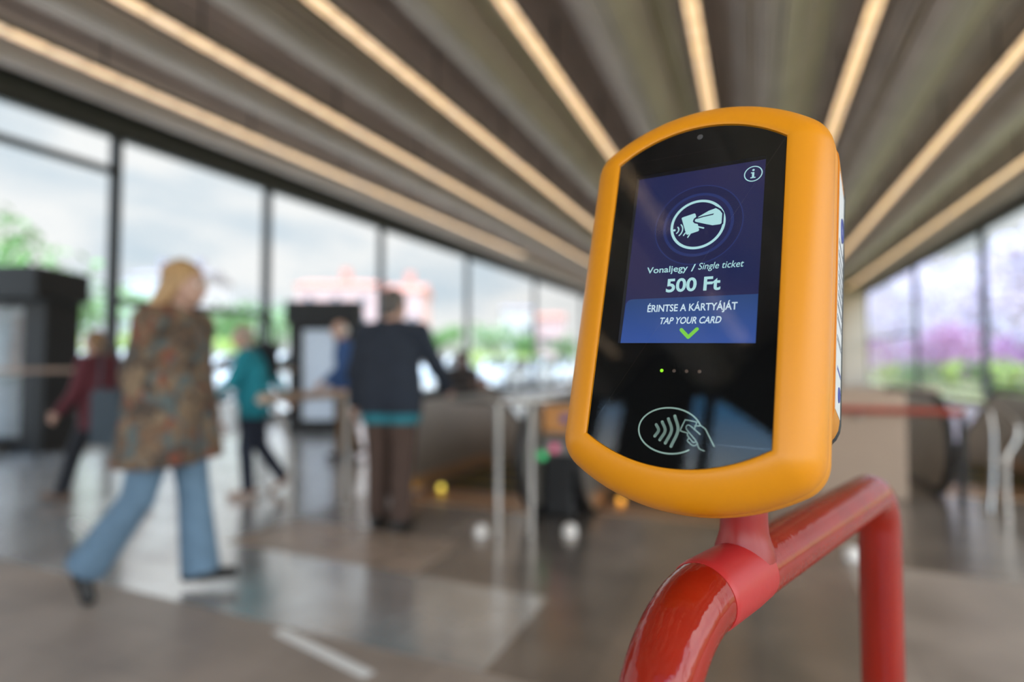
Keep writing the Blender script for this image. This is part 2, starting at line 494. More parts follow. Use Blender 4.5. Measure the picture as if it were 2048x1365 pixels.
def loft(mb, rings, cap0=False, cap1=False, mi=0):
    """rings: list of (outline, z) with equal counts, in mm"""
    n = len(rings[0][0]); vs = [(x * mm, y * mm, z * mm) for o, z in rings for x, y in o]; fs = []
    for i in range(len(rings) - 1):
        for k in range(n):
            k2 = (k + 1) % n; fs.append((i * n + k, i * n + k2, (i + 1) * n + k2, (i + 1) * n + k))
    if cap0: fs.append(tuple(range(n)))
    if cap1: fs.append(tuple((len(rings) - 1) * n + k for k in range(n))[::-1])
    return mb.add(vs, fs, mi)


val = thing('ticket_validator', 'orange contactless ticket machine with a lit blue screen, mounted on the red tube hoop', 'ticket validator', VO)
val.matrix_world = Matrix(((VX[0], VY[0], VN[0], VO[0]), (VX[1], VY[1], VN[1], VO[1]), (VX[2], VY[2], VN[2], VO[2]), (0, 0, 0, 1)))


def sealed(o, c):
    return [(c[0] + (x - c[0]), y) for x, y in o]


rings = [(outline(-.6), -2.5), (outline(-.2), 0.0), (outline(0.6), 0.5)]
for i in range(1, 13):
    a = i / 12 * PI / 2
    rings.append((outline(0.6 + 26.6 * math.sin(a)), 0.5 - 28.5 * (1 - math.cos(a))))
mb = MB(); loft(mb, rings + [(outline(27.3), -29.5), (outline(26.6), -30.0), (outline(25), -30)])
mb.build('front_shell', M_ORANGE, val, smooth=40)
mb = MB()
loft(mb, [(outline(24.5), -30.4), (outline(27.0), -30.6), (outline(27.6), -31.4), (outline(27.8), -45), (outline(27.0), -54), (outline(24.5), -58), (outline(15), -60)], cap1=True)
mb.build('rear_shell', M_ORANGE2, val, smooth=40)


def rrect(x0, y0, x1, y1, r, n=6):
    return arc2(x1 - r, y0 + r, r, -90, 0, n) + arc2(x1 - r, y1 - r, r, 0, 90, n) + arc2(x0 + r, y1 - r, r, 90, 180, n) + arc2(x0 + r, y0 + r, r, 180, 270, n)


mb = MB()
rb = lambda e: rrect(-90.2 + e, -94 + e, 90.2 - e, 141 - e, 22)
loft(mb, [(rb(0), -57), (rb(0), -108), (rb(2), -112)], cap0=True, cap1=True)
back = mb.build('rear_housing', M_ORANGE2, val, smooth=40)
mb = MB(); loft(mb, [(rb(1.0), -110), (rb(-.6), -111.5), (rb(-.6), -117), (rb(4), -120)], cap0=True, cap1=True)
g_ = mb.build('back_plate', mat('validator_back_black', (0.02, 0.022, 0.022), 0.5), val, smooth=40); g_['label'] = 'black back plate'
# information sticker on the right side (tiny unreadable print, as in the photo)
M_PAPER = mat('white_sticker', (0.80, 0.80, 0.80), 0.5, var=0.01)
M_PRINT = mat('grey_print', (0.12, 0.12, 0.14), 0.6)
M_PRINTB = mat('blue_print', (0.08, 0.10, 0.35), 0.6)
mb = MB(); x_ = 90.5 * mm
mb.box(90.25 * mm, -70 * mm, -107 * mm, x_, 112 * mm, -61 * mm)
lab = mb.build('side_sticker', M_PAPER, val); lab['label'] = 'white information sticker on the side'
mb = MB()
for k, yy in enumerate((58, 48, 40, 32, 25, 17, 8, -2, -17)):
    z = -104
    rnd = random.Random(k)
    while z < -66:
        wd = rnd.uniform(1.2, 3.6)
        for q in range(2):
            mb.box(x_, (yy - q * 2.6) * mm, z * mm, x_ + .0001, (yy + 1.3 - q * 2.6) * mm, (z + wd) * mm)
        z += wd + 1.0
mb.build('sticker_print', M_PRINT, lab)
mb = MB()
for q in range(7): mb.box(x_, -40 * mm, (-104 + q * 5) * mm, x_ + .0001, -37 * mm, (-100.8 + q * 5) * mm)
mb.build('sticker_print', M_PRINTB, lab)
for yc, zc, ry_, rz_ in ((-55, -88, 5, 6), (75, -88, 9, 9)):
    MB().tube([(x_ + .00005, (yc + ry_ * math.sin(a)) * mm, (zc + rz_ * math.cos(a)) * mm) for a in np.linspace(0, 2 * PI, 25)[:-1]], .0008, 6, closed=True).build('sticker_logo', M_PRINTB, lab)

# black face plate with the screen window, real recess, thin glass over everything
SX0, SX1, SY0, SY1, SD = -46.4, 48.8, -41.3, 97.3, 5.5
mb = MB(); gp = outline(-.7); n = len(gp)
vs = [(x * mm, y * mm, -.0016) for x, y in gp]
# plate: strips left/right/top/bottom of the window via bmesh fill
bm = bmesh.new()
outer = [bm.verts.new(v) for v in vs]; inner = [bm.verts.new((x * mm, y * mm, -.0016)) for x, y in ((SX0, SY0), (SX1, SY0), (SX1, SY1), (SX0, SY1))]
ed = [bm.edges.new((outer[i], outer[(i + 1) % n])) for i in range(n)] + [bm.edges.new((inner[i], inner[(i + 1) % 4])) for i in range(4)]
bmesh.ops.triangle_fill(bm, edges=ed, use_beauty=True)
bm.verts.index_update()
mb.add([tuple(v.co) for v in bm.verts], [[v.index for v in f.verts] for f in bm.faces]); bm.free()
plate = mb.build('face_plate', M_BLACK, val); plate['label'] = 'black face plate'
mb = MB()
c4 = [(SX0, SY0), (SX1, SY0), (SX1, SY1), (SX0, SY1)]
for i in range(4):
    a, b = c4[i], c4[(i + 1) % 4]
    mb.quad((a[0] * mm, a[1] * mm, -.0016), (b[0] * mm, b[1] * mm, -.0016), (b[0] * mm, b[1] * mm, -.0066), (a[0] * mm, a[1] * mm, -.0066))
mb.build('screen_recess', M_WALLGREY, val)
mb = MB(); mb.add([(x * mm, y * mm, -.0004) for x, y in gp], [tuple(range(n))])
mb.build('front_glass', M_PANE, val)


def emat(name, c, s=1.0):
    m = mat(name, (0.006, 0.006, 0.007), 0.6, ior=1.03, emit=s, ecol=c, var=0)
    return m


def screen_mat():
    m = mat('screen_blue', (0.006, 0.006, 0.007), 0.6, ior=1.03, emit=1.0, ecol=(0.02, 0.02, 0.09), var=0)
    nt = m.node_tree; b = nt.nodes['Principled BSDF']; N = nt.nodes.new; L = nt.links.new
    tc = N('ShaderNodeTexCoord'); nz = N('ShaderNodeTexNoise'); nz.inputs['Scale'].default_value = 11; nz.inputs['Detail'].default_value = 1
    L(tc.outputs['Object'], nz.inputs['Vector'])
    cr = N('ShaderNodeValToRGB'); cr.color_ramp.elements[0].position = .35; cr.color_ramp.elements[1].position = .68
    cr.color_ramp.elements[0].color = (0.009, 0.016, 0.076, 1); cr.color_ramp.elements[1].color = (0.026, 0.020, 0.076, 1)
    L(nz.outputs['Fac'], cr.inputs[0]); L(cr.outputs[0], b.inputs['Emission Color'])
    return m


def banner_mat():
    m = mat('screen_banner', (0.006, 0.006, 0.007), 0.6, ior=1.03, emit=1.0, ecol=(0.03, 0.07, 0.25), var=0)
    nt = m.node_tree; b = nt.nodes['Principled BSDF']; N = nt.nodes.new; L = nt.links.new
    tc = N('ShaderNodeTexCoord'); sp = N('ShaderNodeSeparateXYZ'); L(tc.outputs['Object'], sp.inputs[0])
    mr = N('ShaderNodeMapRange'); mr.inputs['From Min'].default_value = -.0375; mr.inputs['From Max'].default_value = -.005; L(sp.outputs['Y'], mr.inputs['Value'])
    mx = N('ShaderNodeMix'); mx.data_type = 'RGBA'; L(mr.outputs[0], mx.inputs['Factor'])
    mx.inputs['A'].default_value = (0.035, 0.085, 0.32, 1); mx.inputs['B'].default_value = (0.022, 0.06, 0.19, 1)
    L(mx.outputs['Result'], b.inputs['Emission Color'])
    return m


M_SCR = screen_mat(); M_BAN = banner_mat()
M_TXT = emat('screen_text', (0.42, 0.72, 0.74)); M_TXTW = emat('screen_text_white', (0.60, 0.76, 0.85)); M_GRN = emat('screen_green', (0.20, 0.62, 0.06))
M_HALO = emat('screen_halo', (0.018, 0.032, 0.135)); M_HALO2 = emat('screen_halo_dark', (0.012, 0.014, 0.062)); M_NAVY = emat('screen_navy', (0.012, 0.013, 0.06))
ZS = -0.0066
scr = MB().quad((-55 * mm, -46 * mm, ZS), (56 * mm, -46 * mm, ZS), (56 * mm, 102 * mm, ZS), (-55 * mm, 102 * mm, ZS)).build('screen', M_SCR, val)
scr['label'] = 'lit dark blue screen'


def sp(u, v):
    """face-plane mm as seen from the front -> the mm on the recessed screen that shows there"""
    k = 5.6 / 376.4
    return u - (120.4 - u) * k, v + (v + 153.7) * k


def flat(polys, z, name, m, parent):
    mb = MB()
    for p in polys: mb.add([(x * mm, y * mm, z) for x, y in p], [tuple(range(len(p)))])
    return mb.build(name, m, parent)


def ring(c, r, w, n=64, ry=None, a0=0, a1=360):
    ry = ry or r; P = []
    for i in range(n):
        t0, t1 = math.radians(a0 + (a1 - a0) * i / n), math.radians(a0 + (a1 - a0) * (i + 1) / n)
        f = lambda t, q: (c[0] + (r + q) * math.cos(t), c[1] + (ry + q) * math.sin(t))
        P.append([f(t0, -w / 2), f(t1, -w / 2), f(t1, w / 2), f(t0, w / 2)])
    return P


def disc(c, r, n=24, ry=None): return [[(c[0] + r * math.cos(2 * PI * i / n), c[1] + (ry or r) * math.sin(2 * PI * i / n)) for i in range(n)]]


def stroke(pts, w, cap=True):
    P = []
    for (x0, y0), (x1, y1) in zip(pts[:-1], pts[1:]):
        l = math.hypot(x1 - x0, y1 - y0)
        if l < 1e-6: continue
        nx, ny = -(y1 - y0) / l * w / 2, (x1 - x0) / l * w / 2
        P.append([(x0 + nx, y0 + ny), (x0 - nx, y0 - ny), (x1 - nx, y1 - ny), (x1 + nx, y1 + ny)])
    for p in (pts if cap else pts[1:-1]): P += disc(p, w / 2, 14)
    return P


def smooth_pts(pts, n=6):
    """Catmull-Rom through the points"""
    p = [np.array(q, float) for q in pts]; p = [2 * p[0] - p[1]] + p + [2 * p[-1] - p[-2]]; out = []
    for i in range(1, len(p) - 2):
        for k in range(n):
            t = k / n
            out.append(tuple(.5 * ((2 * p[i]) + (-p[i - 1] + p[i + 1]) * t + (2 * p[i - 1] - 5 * p[i] + 4 * p[i + 1] - p[i + 2]) * t * t + (-p[i - 1] + 3 * p[i] - 3 * p[i + 1] + p[i + 2]) * t ** 3)))
    out.append(tuple(p[-2])); return out


def text(body, u0, u1, v, cap_h, z, name, m, parent, shear=0.0, bold=0.02):
    cu = bpy.data.curves.new('t', 'FONT'); cu.body = body; cu.size = 1.0; cu.shear = shear; cu.offset = bold; cu.resolution_u = 4
    o = bpy.data.objects.new('t', cu); COL.objects.link(o)
    ref = bpy.data.curves.new('r', 'FONT'); ref.body = 'H'; ref.size = 1.0; ref.offset = bold
    ro = bpy.data.objects.new('r', ref); COL.objects.link(ro)
    bpy.context.view_layer.update(); dg = bpy.context.evaluated_depsgraph_get()
    me = bpy.data.meshes.new_from_object(o.evaluated_get(dg)); rm = bpy.data.meshes.new_from_object(ro.evaluated_get(dg))
    ys = [w.co.y for w in rm.vertices]; ch = max(ys) - min(ys); y0 = min(ys)
    xs = [w.co.x for w in me.vertices]; sx = (u1 - u0) / (max(xs) - min(xs)); sy = cap_h / ch; x0 = min(xs)
    for w in me.vertices: w.co = ((u0 + (w.co.x - x0) * sx) * mm, (v + (w.co.y - y0) * sy) * mm, z)
    bpy.data.objects.remove(o); bpy.data.objects.remove(ro)
    me.materials.clear(); me.materials.append(m)
    me.name = name; t = bpy.data.objects.new(name, me); COL.objects.link(t); t.parent = parent
    return t


e1, e2, e3, e4 = ZS + .00015, ZS + .0003, ZS + .00045, ZS + .0006
# banner
b0, b1 = sp(-43.6, -7.6), sp(49.5, -41.8)
ban = [[(b0[0] - .5, b1[1] - 3), (b1[0] + 6, b1[1] - 3), (b1[0] + 6, b0[1])] + arc2(b0[0] + 5.2, b0[1] - 5, 5, 90, 180, 10)]
flat(ban, e1, 'banner', M_BAN, scr)
ic = sp(5.0, 48.4)
flat(ring(ic, 28.2, 8.0, 72), e1, 'halo_ring', M_HALO2, scr)
flat(ring(ic, 24.6, 2.2, 72) + ring(ic, 31.8, 0.9, 72), e2, 'halo_ring', M_HALO, scr)
flat(disc(ic, 19.5, 64), e2, 'icon_disc', M_NAVY, scr)
icon = ring(ic, 19.0, 2.0, 72)
q = lambda u, v: sp(u, v)
# card, hand and waves inside the circle
card = [q(-6.6, 55.4), q(2.2, 57.6), q(3.0, 56.9), q(6.6, 43.6), q(6.0, 42.8), q(-1.6, 40.8), q(-2.6, 41.4), q(-7.0, 54.6)]
hand = [q(2.6, 52.8), q(5.4, 55.2), q(12.2, 58.9), q(17.4, 60.4), q(20.6, 58.0), q(22.6, 55.0), q(22.6, 46.8), q(21.2, 45.8), q(15.8, 45.6), q(11.0, 47.2), q(3.2, 50.0), q(2.2, 51.2)]
icon += [card]
cx_, cy_ = q(-11.6, 45.6)
icon += stroke(arc2(cx_, cy_, 3.3, -55, 42, 10), .95) + stroke(arc2(cx_, cy_, 6.2, -50, 40, 12), .95)
icon += stroke([q(-3.4, 42.4), q(-4.4, 40.6)], .95) + stroke([q(.2, 41.2), q(-1.2, 38.8)], .95)
icon += disc(q(-11.6, 45.6), .95) + stroke([q(5.0, 46.6), q(9.6, 44.9)], 1.1)
flat(icon, e3, 'card_icon', M_TXT, scr)
flat(stroke(hand + [hand[0]], 1.3) + stroke([q(4.0, 53.2), q(9.0, 54.2), q(15.4, 55.0)], .9), e3 + .00008, 'hand_outline', M_NAVY, scr)
flat([hand], e3 + .00004, 'hand_icon', M_TXT, scr)
flat(stroke([q(4.6, 53.0), q(10, 54.4), q(16, 55.2)], .55), e4 + .0001, 'hand_line', M_NAVY, scr)
# info badge
ii = sp(41.2, 83.2)
flat(ring(ii, 5.9, .75, 40) + disc((ii[0], ii[1] + 3.0), .85) + [[(ii[0] - 1.6, ii[1] + 1.3), (ii[0] + .7, ii[1] + 1.3), (ii[0] + .7, ii[1] + .5), (ii[0] - 1.6, ii[1] + .5)],
     [(ii[0] - .8, ii[1] + 1.0), (ii[0] + .7, ii[1] + 1.0), (ii[0] + .7, ii[1] - 3.0), (ii[0] - .8, ii[1] - 3.0)],
     [(ii[0] - 1.8, ii[1] - 2.7), (ii[0] + 1.7, ii[1] - 2.7), (ii[0] + 1.7, ii[1] - 3.5), (ii[0] - 1.8, ii[1] - 3.5)]], e3, 'info_badge', M_TXT, scr)


def stext(body, u0, u1, v, h, name, m, **k):
    a = sp(u0, v); b = sp(u1, v + h)
    return text(body, a[0], b[0], a[1], b[1] - a[1], e3, name, m, scr, **k)


stext('Vonaljegy', -29.4, 0.9, 12.2, 4.9, 'ticket_caption', M_TXT, bold=.012)
stext('/', 3.2, 6.4, 11.7, 5.4, 'ticket_caption', M_TXT, bold=.01)
stext('Single ticket', 8.3, 38.8, 12.6, 5.0, 'ticket_caption', M_TXT, shear=.20, bold=.004)
stext('500 Ft', -13.6, 24.4, -3.5, 10.4, 'price_text', M_TXT, bold=.028)
stext('ÉRINTSE A KÁRTYÁJÁT', -25.9, 36.4, -18.2, 5.4, 'prompt_text', M_TXTW, bold=.018)
stext('TAP YOUR CARD', -15.6, 26.7, -27.6, 5.0, 'prompt_text', M_TXTW, shear=.22, bold=.02)
flat(stroke([sp(0.2, -32.0), sp(5.4, -37.4), sp(10.9, -31.6)], 2.6), e3, 'green_chevron', M_GRN, scr)
# indicator lights, camera hole, printed contactless mark
for k, u in enumerate((-11.2, -2.5, 6.1, 14.7)):
    mb = MB(); mb.ell((u * mm, -61.4 * mm, -.0013), (1.25 * mm, 1.25 * mm, .2 * mm), 20, 6)
    o = mb.build('indicator_light', emat('led_green', (0.35, 0.95, 0.03), 1.0) if k == 0 else mat('led_off', (0.09, 0.05, 0.03), .4), val, smooth=180)
    o['label'] = 'lit green indicator light' if k == 0 else 'unlit brown indicator light'
mb = MB(); mb.ell((1.0 * mm, 122.7 * mm, -.0013), (2.2 * mm, 2.2 * mm, .2 * mm), 20, 6)
mb.build('sensor_eye', mat('sensor_grey', (0.09, 0.085, 0.085), .3), val, smooth=180)
oc = (-2.1, -102.6)
M_MARK = mat('pale_green_print', (0.34, 0.48, 0.40), 0.6, var=0.02)
mk = ring(oc, 21.3, 1.05, 80, ry=15.4, a0=18, a1=312)
wv = lambda a, b, c, w: stroke(smooth_pts([a, b, c], 8), w)
mk += wv((-11.4, -99.4), (-9.4, -103.1), (-11.6, -107.2), 2.0) + wv((-7.4, -97.2), (-4.9, -103.0), (-7.9, -109.4), 2.0)
mk += wv((-3.4, -94.8), (-.6, -102.4), (-4.0, -111.2), 2.0) + wv((.8, -92.6), (3.7, -101.9), (0.0, -113.0), 2.0)
hw = .85
mk += stroke(smooth_pts([(14.3, -100.6), (15.4, -96.3), (14.9, -95.5), (8.6, -94.7), (7.6, -95.4), (5.4, -101.3), (5.9, -102.3), (10.2, -103.3)], 5), hw)
mk += stroke(smooth_pts([(18.2, -103.3), (11.6, -98.4), (9.6, -98.2), (8.9, -99.6), (10.0, -101.6), (15.6, -107.4)], 6), hw)
mk += stroke([(14.4, -98.2), (18.6, -97.8), (21.4, -99.6), (27.6, -110.2)], hw)
mk += stroke(smooth_pts([(10.3, -103.4), (10.4, -105.0), (14.2, -108.9), (15.6, -108.5), (15.8, -107.6)], 5), hw)
mk += stroke(smooth_pts([(11.2, -106.6), (10.6, -108.4), (13.6, -110.8), (15.6, -110.9), (16.6, -110.0)], 5), hw)
mk += stroke(smooth_pts([(15.6, -107.4), (17.0, -109.6), (18.4, -112.6), (21.6, -113.8)], 5), hw)
cm_ = flat(mk, -.0014, 'contactless_mark', M_MARK, val); cm_['label'] = 'printed contactless symbol with a hand holding a card'
# ------------------------------------------------------------------ red hoop that carries the machine
SC = 0.923
M_RED = mat('red_gloss_paint', (0.35, 0.016, 0.0045), 0.10, var=0.10, nscale=30, bump=0.05, bscale=220, coat=0.0, stretch=(1, 1, .3))
M_RED2 = mat('red_tape', (0.54, 0.030, 0.030), 0.38, var=0.05, bump=0.03, bscale=80)
DIR = (RT + FWH) / math.sqrt(2)
HZ = CAM_H - 0.177 * SC - .002
R_T = 0.0245
P0 = (RT * .2365 + FWH * .533) * SC; P0[2] = 0


def hp(s, z): return np.array([*(P0 + DIR * s)[:2], z])


s_near = (0.155 - .2365) * SC * math.sqrt(2) - .004
s_far = 0.3735
rb1, rb2 = .078, .055
path = [hp(s_near - rb1, 0.0), hp(s_near - rb1, .5), hp(s_near - rb1, HZ - rb1)]
path += [hp(s_near - rb1 * math.sin(a), HZ - rb1 + rb1 * math.cos(a)) for a in np.linspace(PI / 2, 0, 16)[1:]]
iS0 = len(path) - 1
path += [hp(s_near + (s_far - rb2 - s_near) * t, HZ) for t in (.15, .3, .5, .75, 1.0)]
path += [hp(s_far - rb2 + rb2 * math.sin(a), HZ - rb2 + rb2 * math.cos(a)) for a in np.linspace(0, PI / 2, 14)[1:]]
path += [hp(s_far, .5), hp(s_far, 0.0)]
hoop = thing('handrail_hoop', 'glossy red bent tube hoop standing in front, carrying the orange ticket machine', 'handrail', hp(0, 0))


def rel(pts, o): return [tuple(np.array(p) - np.array(o)) for p in pts]


b0_ = hp(0, 0)
MB().tube(rel(path, b0_), R_T, 40).build('tube', M_RED, hoop, smooth=40)
sl = [hp(s_near - rb1 * math.sin(a), HZ - rb1 + rb1 * math.cos(a)) for a in np.linspace(.10, 0, 4)] + [hp(s_near + t, HZ) for t in (.02, .045, .068)]
slv = MB().tube(rel(sl, b0_), [R_T + .0004, R_T + .0012] + [R_T + .0013] * 4 + [R_T + .0004], 40).build('sleeve', M_RED2, hoop, smooth=40)
slv['label'] = 'lighter red sleeve around the bend'
pp = rel([hp((.2 - .2365) * SC * math.sqrt(2), 0)], b0_)[0]
wx_ = hp((.2 - .2365) * SC * math.sqrt(2), 0)
z_top = 1.15
while (Vector((wx_[0], wx_[1], z_top)) - VO).dot(VY) < -.0955 - .0178 * .25: z_top += .0005
print('post top', z_top, (Vector((wx_[0], wx_[1], z_top)) - VO).dot(VN))
mb = MB(); mb.lathe([(.0235, HZ + .012), (.0220, HZ + .020), (.0198, HZ + .026), (.0183, HZ + .032), (.0178, HZ + .040), (.0178, z_top)], (pp[0], pp[1], 0), 36)
mb.build('post', mat('red_post_paint', (0.34, 0.016, 0.012), 0.32, var=.06), hoop, smooth=60)
for k, (s_, nm) in enumerate(((s_near - rb1, 'near'), (s_far, 'far'))):
    p_ = rel([hp(s_, 0)], b0_)[0]
    MB().lathe([(.06, 0), (.06, .006), (.03, .010), (.0255, .02)], p_, 28).build('base_flange', M_RED, hoop, smooth=40)

# ------------------------------------------------------------------ escalators, barriers
def escalator(label, x0, x1, y0, ypit, ends=(True, True)):
    """lane between x0 and x1: newels at y0, landing plate to ypit, then steps going down away from the camera"""
    e = thing('escalator', label, 'escalator', ((x0 + x1) / 2, y0, 0), 0, 'escalators going down from the hall')
    w = (x1 - x0) / 2; Lp = ypit - y0; ang = math.radians(30); run = 4.0
    H = .90; yk = Lp + 1.5                                  # where the balustrade starts to slope
    for sx in (-1, 1):
        xo = sx * (w - .02); xi = sx * (w - .08)
        prof = arc2(.42, .48, .40, 270, 90, 14)[::1]
        prof = [(y, z) for y, z in arc2(.42, .46, .40, 270, 90, 14)]
        prof += [(yk, .86), (yk + run, .86 - run * math.tan(ang)), (yk + run, -.02 - run * math.tan(ang)), (yk, -.02), (.42, 0.02)]
        MB().prism(prof, 'x', min(xo, xi), max(xo, xi)).build('balustrade', M_PANEL, e)
        xm = sx * (w - .05)
        hr = [(xm, .9, .06)] + [(xm, y, z) for y, z in arc2(.42, .47, .44, 265, 90, 16)] + [(xm, yk, .91), (xm, yk + run, .91 - run * math.tan(ang))]
        MB().tube(hr, .034, 12).build('handrail', M_RUBBER, e, smooth=60)
        sk = [(.3, .04), (yk - .3, .04), (yk + run, .04 - (run + .3) * math.tan(ang)), (yk + run, .26 - (run + .3) * math.tan(ang)), (yk - .3, .16), (.3, .16)]
        MB().prism(sk, 'x', min(xi, xi - sx * .025), max(xi, xi - sx * .025)).build('skirt_strip', M_SKIRT, e)
    MB().box(-w + .09, .35, .001, w - .09, Lp + .02, .006).build('landing_plate', M_SKIRT, e)
    M_STEP = mat('step_dark', (0.03, 0.03, 0.03), 0.5, metal=.5)
    M_EDGE = mat('step_edge_yellow', (0.55, 0.42, 0.05), 0.6)
    for k in range(11):
        y = Lp + .40 * k; z = -.004 - max(0, k - 3.2) * .23
        st = MB().box(-w + .10, y + .02, z - .24, w - .10, y + .42, z).build('step', M_STEP, e)
        MB().box(-w + .10, y + .38, z, w - .10, y + .415, z + .003).build('step_edge', M_EDGE, st)
    return e


esc1 = escalator('left escalator lane, its grey side panel beside the man in the dark jacket', -3.0, -1.58, 4.0, 4.85)
esc2 = escalator('middle escalator lane going down, right of the narrow pier with the orange notice', -1.30, 0.0, 4.25, 4.95)
esc3 = escalator('escalator lane at the right, beyond the far leg of the red hoop', 1.52, 2.72, 6.1, 7.0)
# beige parapet between the lanes, with the red rail in front of it
mb = MB().bbox(.12, 6.02, 0, 1.24, 6.16, .95, .02); struct(mb.build('wall_parapet', M_BEIGE))
t = thing('red_handrail', 'thin red rail along the beige parapet at the right', 'handrail', (.12, 5.93, 0))
MB().tube([(.02, 0, .80), (1.50, 0, .80)], .030, 14).build('rail', mat('dull_red_rail', (.42, .06, .035), .4), t, smooth=60)
for x_ in (.1, .75): MB().tube([(x_, 0, .79), (x_, 0, .74), (x_, .085, .72)], .014, 8).build('bracket', M_STEEL, t, smooth=60)


def lamp(name, label, p, r, col, s, parent=None):
    o = MB().ell((0, 0, 0), (r, r, r), 14, 8).build(name, emat(name + '_' + '_'.join('%d' % (c * 99) for c in col), col, s), parent, smooth=180)
    o.location = tuple(map(float, p)); return o


lmp1 = lamp('indicator_lamp', '', (-.64, 1.0, .13), .028, (.85, .66, .10), 2.2, esc1); lmp1['label'] = 'yellow lamp on the landing plate'
lmp1.location = (-.45, .74, .04)
lamp('indicator_lamp', '', (-.426, .70, .028), .030, (.95, .42, .06), 2.0, esc2)['label'] = 'orange lamp on the landing plate'
# pier between the lanes with the orange notice and the lane lights
pier = thing('lane_pier', 'narrow black pier between the left and middle escalator lanes, with an orange notice', 'escalator pier', (-1.44, 4.32, 0))
MB().bbox(-.13, 0, 0, .13, 1.4, .62, .03).build('body', mat('pier_black', (.015, .015, .016), .4), pier)
MB().bbox(-.135, -.02, .62, .135, 1.4, .66, .015).build('cap', M_STEEL, pier)
MB().box(-.12, -.012, .50, .13, -.002, .60).build('grey_plate', mat('grey_plate', (.30, .29, .28), .5), pier)
lamp('indicator_lamp', '', (-.12, -.02, .48), .032, (.10, .75, .28), 0.9, pier); lamp('indicator_lamp', '', (-.02, -.02, .545), .032, (.85, .16, .30), 0.9, pier)
nb = MB().box(-.13, .03, .665, .125, .05, .88).build('notice', mat('orange_notice', (.78, .36, .12), .5), pier); nb['label'] = 'orange notice with a small blue sign'
MB().box(.02, .024, .74, .085, .03, .81).build('notice_sign', mat('blue_sign', (.05, .08, .38), .5), nb)


def barrier(label, a, b, z, mtop, over=.0, r=.026, bow=.0):
    """handrail barrier: two posts and a rounded top rail from ground point a to b"""
    a = np.array([a[0], a[1], 0.]); b = np.array([b[0], b[1], 0.]); d = (b - a) / np.linalg.norm(b - a)
    t = thing('handrail_barrier', label, 'barrier', a)
    u = lambda s_, zz: tuple((a + d * s_ - a)[:2]) + (zz,)
    L_ = np.linalg.norm(b - a)
    top = [u(-over - .00, z - .03)] + [u(-over + .03, z - .004), u(-over + .08, z), u(L_ + .06 - .0, z), u(L_ + .10, z - .01), u(L_ + .12, z - .05)]
    MB().tube(smooth_path(top), r, 14).build('top_rail', mtop, t, smooth=60)
    for s_, bw in ((0, bow), (L_, 0)):
        pts = [u(s_, 0), u(s_, z * .55), u(s_ - bw * .35, z * .75), u(s_ - bw, z - .02)] if bw else [u(s_, 0), u(s_, z - .01)]
        MB().tube(smooth_path(pts), .021, 14).build('post', M_STEEL, t, smooth=60)
    for s_ in (0, L_): MB().lathe([(.055, 0), (.055, .008), (.022, .016)], u(s_, 0), 20).build('post_base', M_STEEL, t, smooth=40)
    return t


def smooth_path(pts, n=5):
    out = []
    p = [np.array(q_, float) for q_ in pts]; p = [2 * p[0] - p[1]] + p + [2 * p[-1] - p[-2]]
    for i in range(1, len(p) - 2):
        for k in range(n):
            t = k / n
            out.append(tuple(.5 * ((2 * p[i]) + (-p[i - 1] + p[i + 1]) * t + (2 * p[i - 1] - 5 * p[i] + 4 * p[i + 1] - p[i + 2]) * t * t + (-p[i - 1] + 3 * p[i] - 3 * p[i + 1] + p[i + 2]) * t ** 3)))
    out.append(tuple(p[-2])); return out


barrier('bronze-topped handrail barrier on two posts beside the woman in the teal jacket', (-3.29, 3.39), (-3.17, 3.90), 0.96, M_BRONZE, over=.26, r=.036, bow=.16)
# steel double-post barrier in front of the pier
t = thing('escalator_guard', 'steel guard with two upright posts in front of the escalator pier', 'barrier', (-1.64, 3.62, 0))
for nm, (px_, py_) in (('post', (0, 0)), ('post', (.18, .17))):
    MB().tube([(px_, py_, 0), (px_, py_, .93)], .021, 16).build(nm, M_STEEL, t, smooth=60)
MB().tube(smooth_path([(-.62, .42, .93), (-.2, .12, .95), (0, 0, .95), (.16, .12, .95), (.32, .42, .95), (.42, .9, .95)]), .026, 14).build('top_rail', M_STEEL, t, smooth=60)
# steel rails at the right escalator
t = thing('escalator_guard', 'curved steel guard rail with bowed posts at the right escalator', 'barrier', (1.80, 5.62, 0))
gp_ = lambda px, py, d: tuple(at(px, py, d) - np.array([1.80, 5.62, 0]))
MB().tube(smooth_path([gp_(1902, 806, 5.6), gp_(1960, 808, 5.2), gp_(2000, 822, 4.75), gp_(2030, 850, 4.5), gp_(2030, 880, 4.45), gp_(2012, 915, 4.43), gp_(2010, 970, 4.43), (0, 0, .0)]), .024, 14).build('top_rail', M_STEEL, t, smooth=60)
MB().tube(smooth_path([gp_(1975, 815, 5.0), gp_(1984, 870, 4.85), gp_(1984, 950, 4.75), tuple(np.array(ground(1978, 1026)) - np.array([1.80, 5.62, 0]))]), .022, 14).build('post', M_STEEL, t, smooth=60)
MB().tube([tuple(np.array(ground(1925, 1012)) - np.array([1.80, 5.62, 0])), gp_(1925, 830, 4.9)], .03, 14).build('post', M_RUBBER, t, smooth=60)['label'] = 'black upright'
# floor studs that glint
M_STUD = mat('pale_stud', (0.92, 0.86, 0.80), 0.3, var=0.02)
for k, (px, py, l_) in enumerate(((962, 1067, 'pale round floor stud left of the steel guard post'), (1140, 1066, 'pale round floor stud right of the steel guard, in front of the pier'),
                                  (1704, 1115, 'pale round floor stud left of the far leg of the red hoop'))):
    o = MB().lathe([(.05, 0), (.052, .02), (.044, .06), (.02, .075), (.001, .078)], (0, 0, 0), 24).build('floor_stud', M_STUD, None, smooth=60)
    o.location = tuple(ground(px, py + 4)); tag(o, l_, 'floor stud', 'pale studs on the floor')
